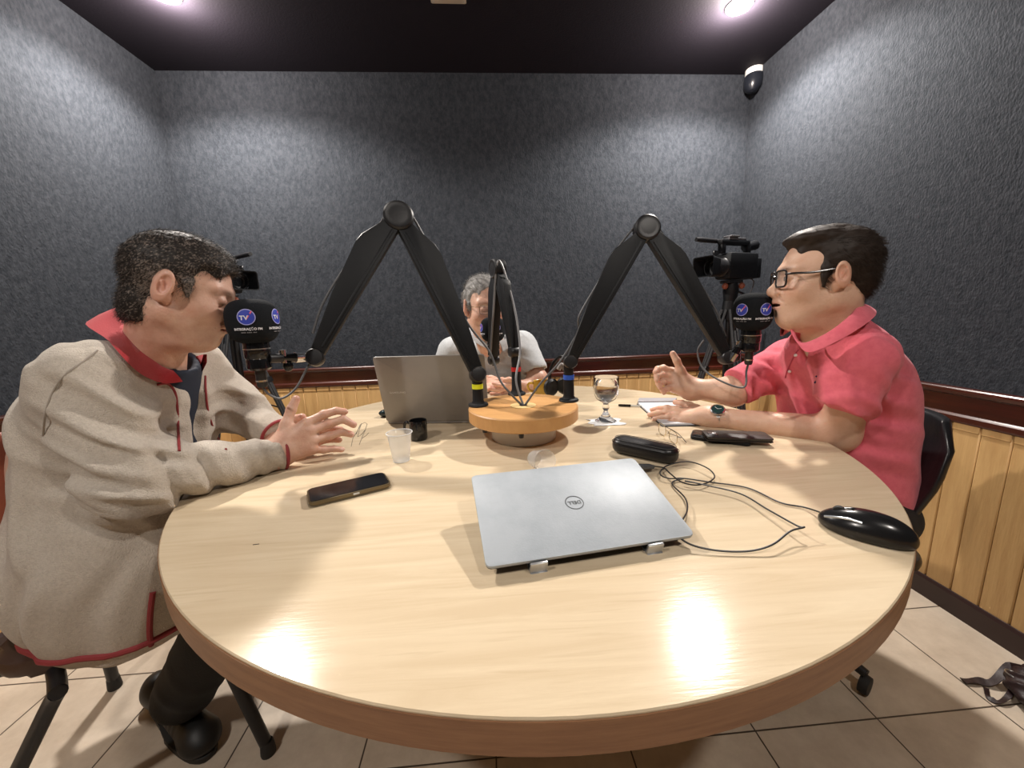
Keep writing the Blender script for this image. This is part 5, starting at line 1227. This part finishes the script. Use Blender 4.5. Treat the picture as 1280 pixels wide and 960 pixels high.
# ================================================================ camcorders on tripods behind
def camcorder(label, tlabel, c, yaw, feet, s=1., mirror=1):
    c = Vector(c); M_ = Matrix.Translation(c) @ Matrix.Rotation(yaw, 4, 'Z') @ Matrix.Scale(s, 4)    # +y: lens direction
    t = thing('camcorder', label, 'video camera', c, None)
    MB().box((0, -.05, .0), (.095, .20, .13), M_, bev=.012).box((.0, -.165, -.01), (.07, .05, .10), M_, bev=.006).build('camera_body', BLKM, t)
    Ml = M_ @ Matrix.Translation((0, .05, -.005)) @ Matrix.Rotation(R(-90), 4, 'X')
    MB().lathe([(0, 0), (.046, 0), (.048, .010), (.045, .015), (.045, .040), (.048, .045), (.048, .075), (.044, .078), (.040, .078), (.038, .050), (0, .046)], Ml, n=36).build('lens_barrel', BLK, t)
    hd = MB(); hd.grid([[M_ @ Vector((x*k, y_, z*k2-.005)) for x, z in rrect(.115, .095, .012)] for y_, k, k2 in ((.115, .80, .85), (.185, 1.12, 1.06), (.183, 1.04, .97), (.118, .74, .78))], closed=True); hd.build('lens_hood', BLKM, t)
    MB().lathe([(0, .049), (.036, .049), (.036, .047)], Ml, n=28).build('front_glass', BLKG, t)
    hn = MB(); hn.box((0, -.02, .118), (.034, .20, .028), M_, bev=.008).box((0, .062, .088), (.03, .028, .05), M_, bev=.005).box((0, -.115, .088), (.03, .028, .05), M_, bev=.005); hn.build('top_handle', BLKM, t)
    mk = MB(); mk.box((0, -.03, .136), (.030, .12, .012), M_, bev=.003); mk.box((.0, .0, .146), (.05, .06, .010), M_, bev=.003); mk.build('handle_controls', mat('grey control panel', (.16, .16, .17), .35, .3), t)
    MB().tube([M_ @ Vector((.035*mirror, .045, .128)), M_ @ Vector((.035*mirror, .165, .132)), M_ @ Vector((.035*mirror, .20, .132))], [.0115*s, .0125*s, .010*s], n=14).build('gun_microphone', BLK, t)
    MB().tube([M_ @ Vector((.02*mirror, -.12, .10)), M_ @ Vector((.02*mirror, -.20, .115))], [.020*s, .026*s], n=16).build('viewfinder', BLKM, t)
    MB().box((mirror*.060, .01, .055), (.012, .085, .065), M_, bev=.004).build('side_monitor', BLKG, t)
    mb = MB()
    for q in range(5): mb.box((mirror*.049, -.10+q*.028, .03-.012*(q % 2)), (.004, .012, .008), M_, bev=.001)
    mb.build('side_buttons', mat('pale button', (.35, .36, .38), .3), t)
    MB().tube(spline([M_ @ Vector((0, -.10, -.05)), M_ @ Vector((.01, -.20, -.08)), M_ @ Vector((.03, -.16, -.2))], 6), .003, n=6).build('hanging_cord', CAB, t)
    top = M_ @ Vector((0, -.02, -.070)); tp_ = thing('tripod', tlabel, 'tripod', (top.x, top.y, 0), None)
    hp_ = top-Vector((0, 0, .11*s))
    MB().box((0, -.02, -.078), (.06, .10, .016), M_, bev=.003).build('quick_plate', BLK, tp_)
    MB().tube([top-Vector((0, 0, .012)), top-Vector((0, 0, .05)), hp_], [.030, .038, .030], n=20).build('fluid_head', BLKM, tp_)
    kn = MB(); 
    for q in (-1, 1): kn.ball(top+Vector((q*.045, -.02, -.03)), (.016, .014, .016))
    kn.build('lock_knobs', mat('red brown knob', (.30, .09, .05), .4), tp_)
    MB().tube([top-Vector((0, 0, .04)), M_ @ Vector((mirror*.05, -.25, -.16)), M_ @ Vector((mirror*.07, -.36, -.22))], [.006, .006, .011], n=10).build('pan_handle', BLK, tp_)
    sp_ = Vector((hp_.x, hp_.y, hp_.z-.04)); MB().tube([hp_+Vector((0, 0, .005)), sp_-Vector((0, 0, .05))], [.033, .042], n=20).build('tripod_crown', BLKM, tp_)
    MB().tube([sp_, sp_-Vector((0, 0, .40))], .014, n=12).build('centre_column', BLK, tp_)
    for ft in feet:
        ft = Vector(ft); d = (ft-sp_); a = sp_+Vector((d.x, d.y, 0)).normalized()*.035; d = ft-a; sd_ = Vector((-d.y, d.x, 0)).normalized()*.014
        lg = MB(); lg.tube([a+sd_, a+d*.55+sd_], .0075, n=8); lg.tube([a-sd_, a+d*.55-sd_], .0075, n=8); lg.tube([a+d*.10, ft+Vector((0, 0, .012))], .0090, n=8)
        for k in (.28, .55): lg.box((0, 0, 0), (.048, .026, .030), frame(a+d*k, sd_, d.cross(sd_)), bev=.003)
        l_ = lg.build('leg', BLK, tp_); MB().ball(ft+Vector((0, 0, .012)), (.016, .016, .012), seg=12).build('rubber_foot', RUB, l_)
        kk = a+d*.42; MB().tube([kk, Vector((sp_.x, sp_.y, kk.z+.06))], .004, n=6).build('spreader', BLK, tp_)
cR = at(912, 333, 2.00)
camcorder('black video camera in the right corner behind the man in pink', 'tall black tripod under the video camera in the right corner', cR, math.atan2(-.75, -.85)-R(90)+R(-24), [on(843, 560, 0)+Vector((0, 0, 0)) if False else Vector((cR.x-.40, cR.y-.10, 0)), Vector((cR.x-.02, cR.y-.36, 0)), Vector((cR.x+.26, cR.y+.22, 0))], 1.0, 1)
cL = at(285, 352, 1.98)
camcorder('black video camera in the left corner, mostly hidden behind a man in fleece', 'tall black tripod under the video camera in the left corner', cL, math.atan2(-.75, .85)-R(90)+R(8), [Vector((cL.x+.42, cL.y-.06, 0)), Vector((cL.x-.10, cL.y-.34, 0)), Vector((cL.x-.15, cL.y+.18, 0))], .92, -1)
# strap bag on the floor
c = on(1262, 868, 0); t = thing('shoulder_bag', 'dark brown bag with a loose strap lying on the floor at the right', 'bag', c)
DB = mat('dark brown leather strap', (.020, .008, .009), .5, bump=(200, .0006))
sb = SD().add(ell((c.x+.10, c.y-.03, .035), (.13, .075, .040)), 0).isec(lambda X: .002-X[:, 2], .004); sb.wrinkle((c.x+.03, c.y-.03, .06), .08, (1, .5, .4), .04, .007, 0)
v, f = sb.mesh((c.x-.08, c.y-.16, -.006), (c.x+.26, c.y+.10, .10), .005); link('bag_body', np_mesh('bag_body', [(v, f, None)]), DB, t)
def strap(px, w_, name='strap'):
    P_ = spline([on(x, y, 0)+Vector((0, 0, z)) for x, y, z in px], 6); rows = []
    for i, p in enumerate(P_):
        d = (P_[min(i+1, len(P_)-1)]-P_[max(i-1, 0)]).normalized(); s1 = d.cross(Vector((0, 0, 1))).normalized()*w_/2+Vector((0, 0, .004*math.sin(i*.6)))
        rows.append([p-s1, p+s1, p+s1+Vector((0, 0, .003)), p-s1+Vector((0, 0, .003))])
    mb = MB(); mb.grid(rows, closed=True); mb.bm.faces.new([mb.bm.verts.new(q) for q in rows[0]]); mb.bm.faces.new([mb.bm.verts.new(q) for q in rows[-1]]); return mb.build(name, DB, t)
strap([(1204, 853, .004), (1222, 854, .006), (1240, 857, .012), (1258, 850, .045), (1272, 856, .05)], .020)
strap([(1232, 862, .004), (1236, 874, .004), (1250, 880, .006), (1262, 872, .02), (1256, 860, .03)], .012)
strap([(1264, 850, .055), (1274, 862, .02), (1280, 876, .006)], .022)
MB().tube([on(1262, 862, .0)+Vector((.012*math.cos(k*.52), .0+.016*math.sin(k*.52), .052)) for k in range(12)], .002, n=6, closed=True).build('buckle', STL, t)
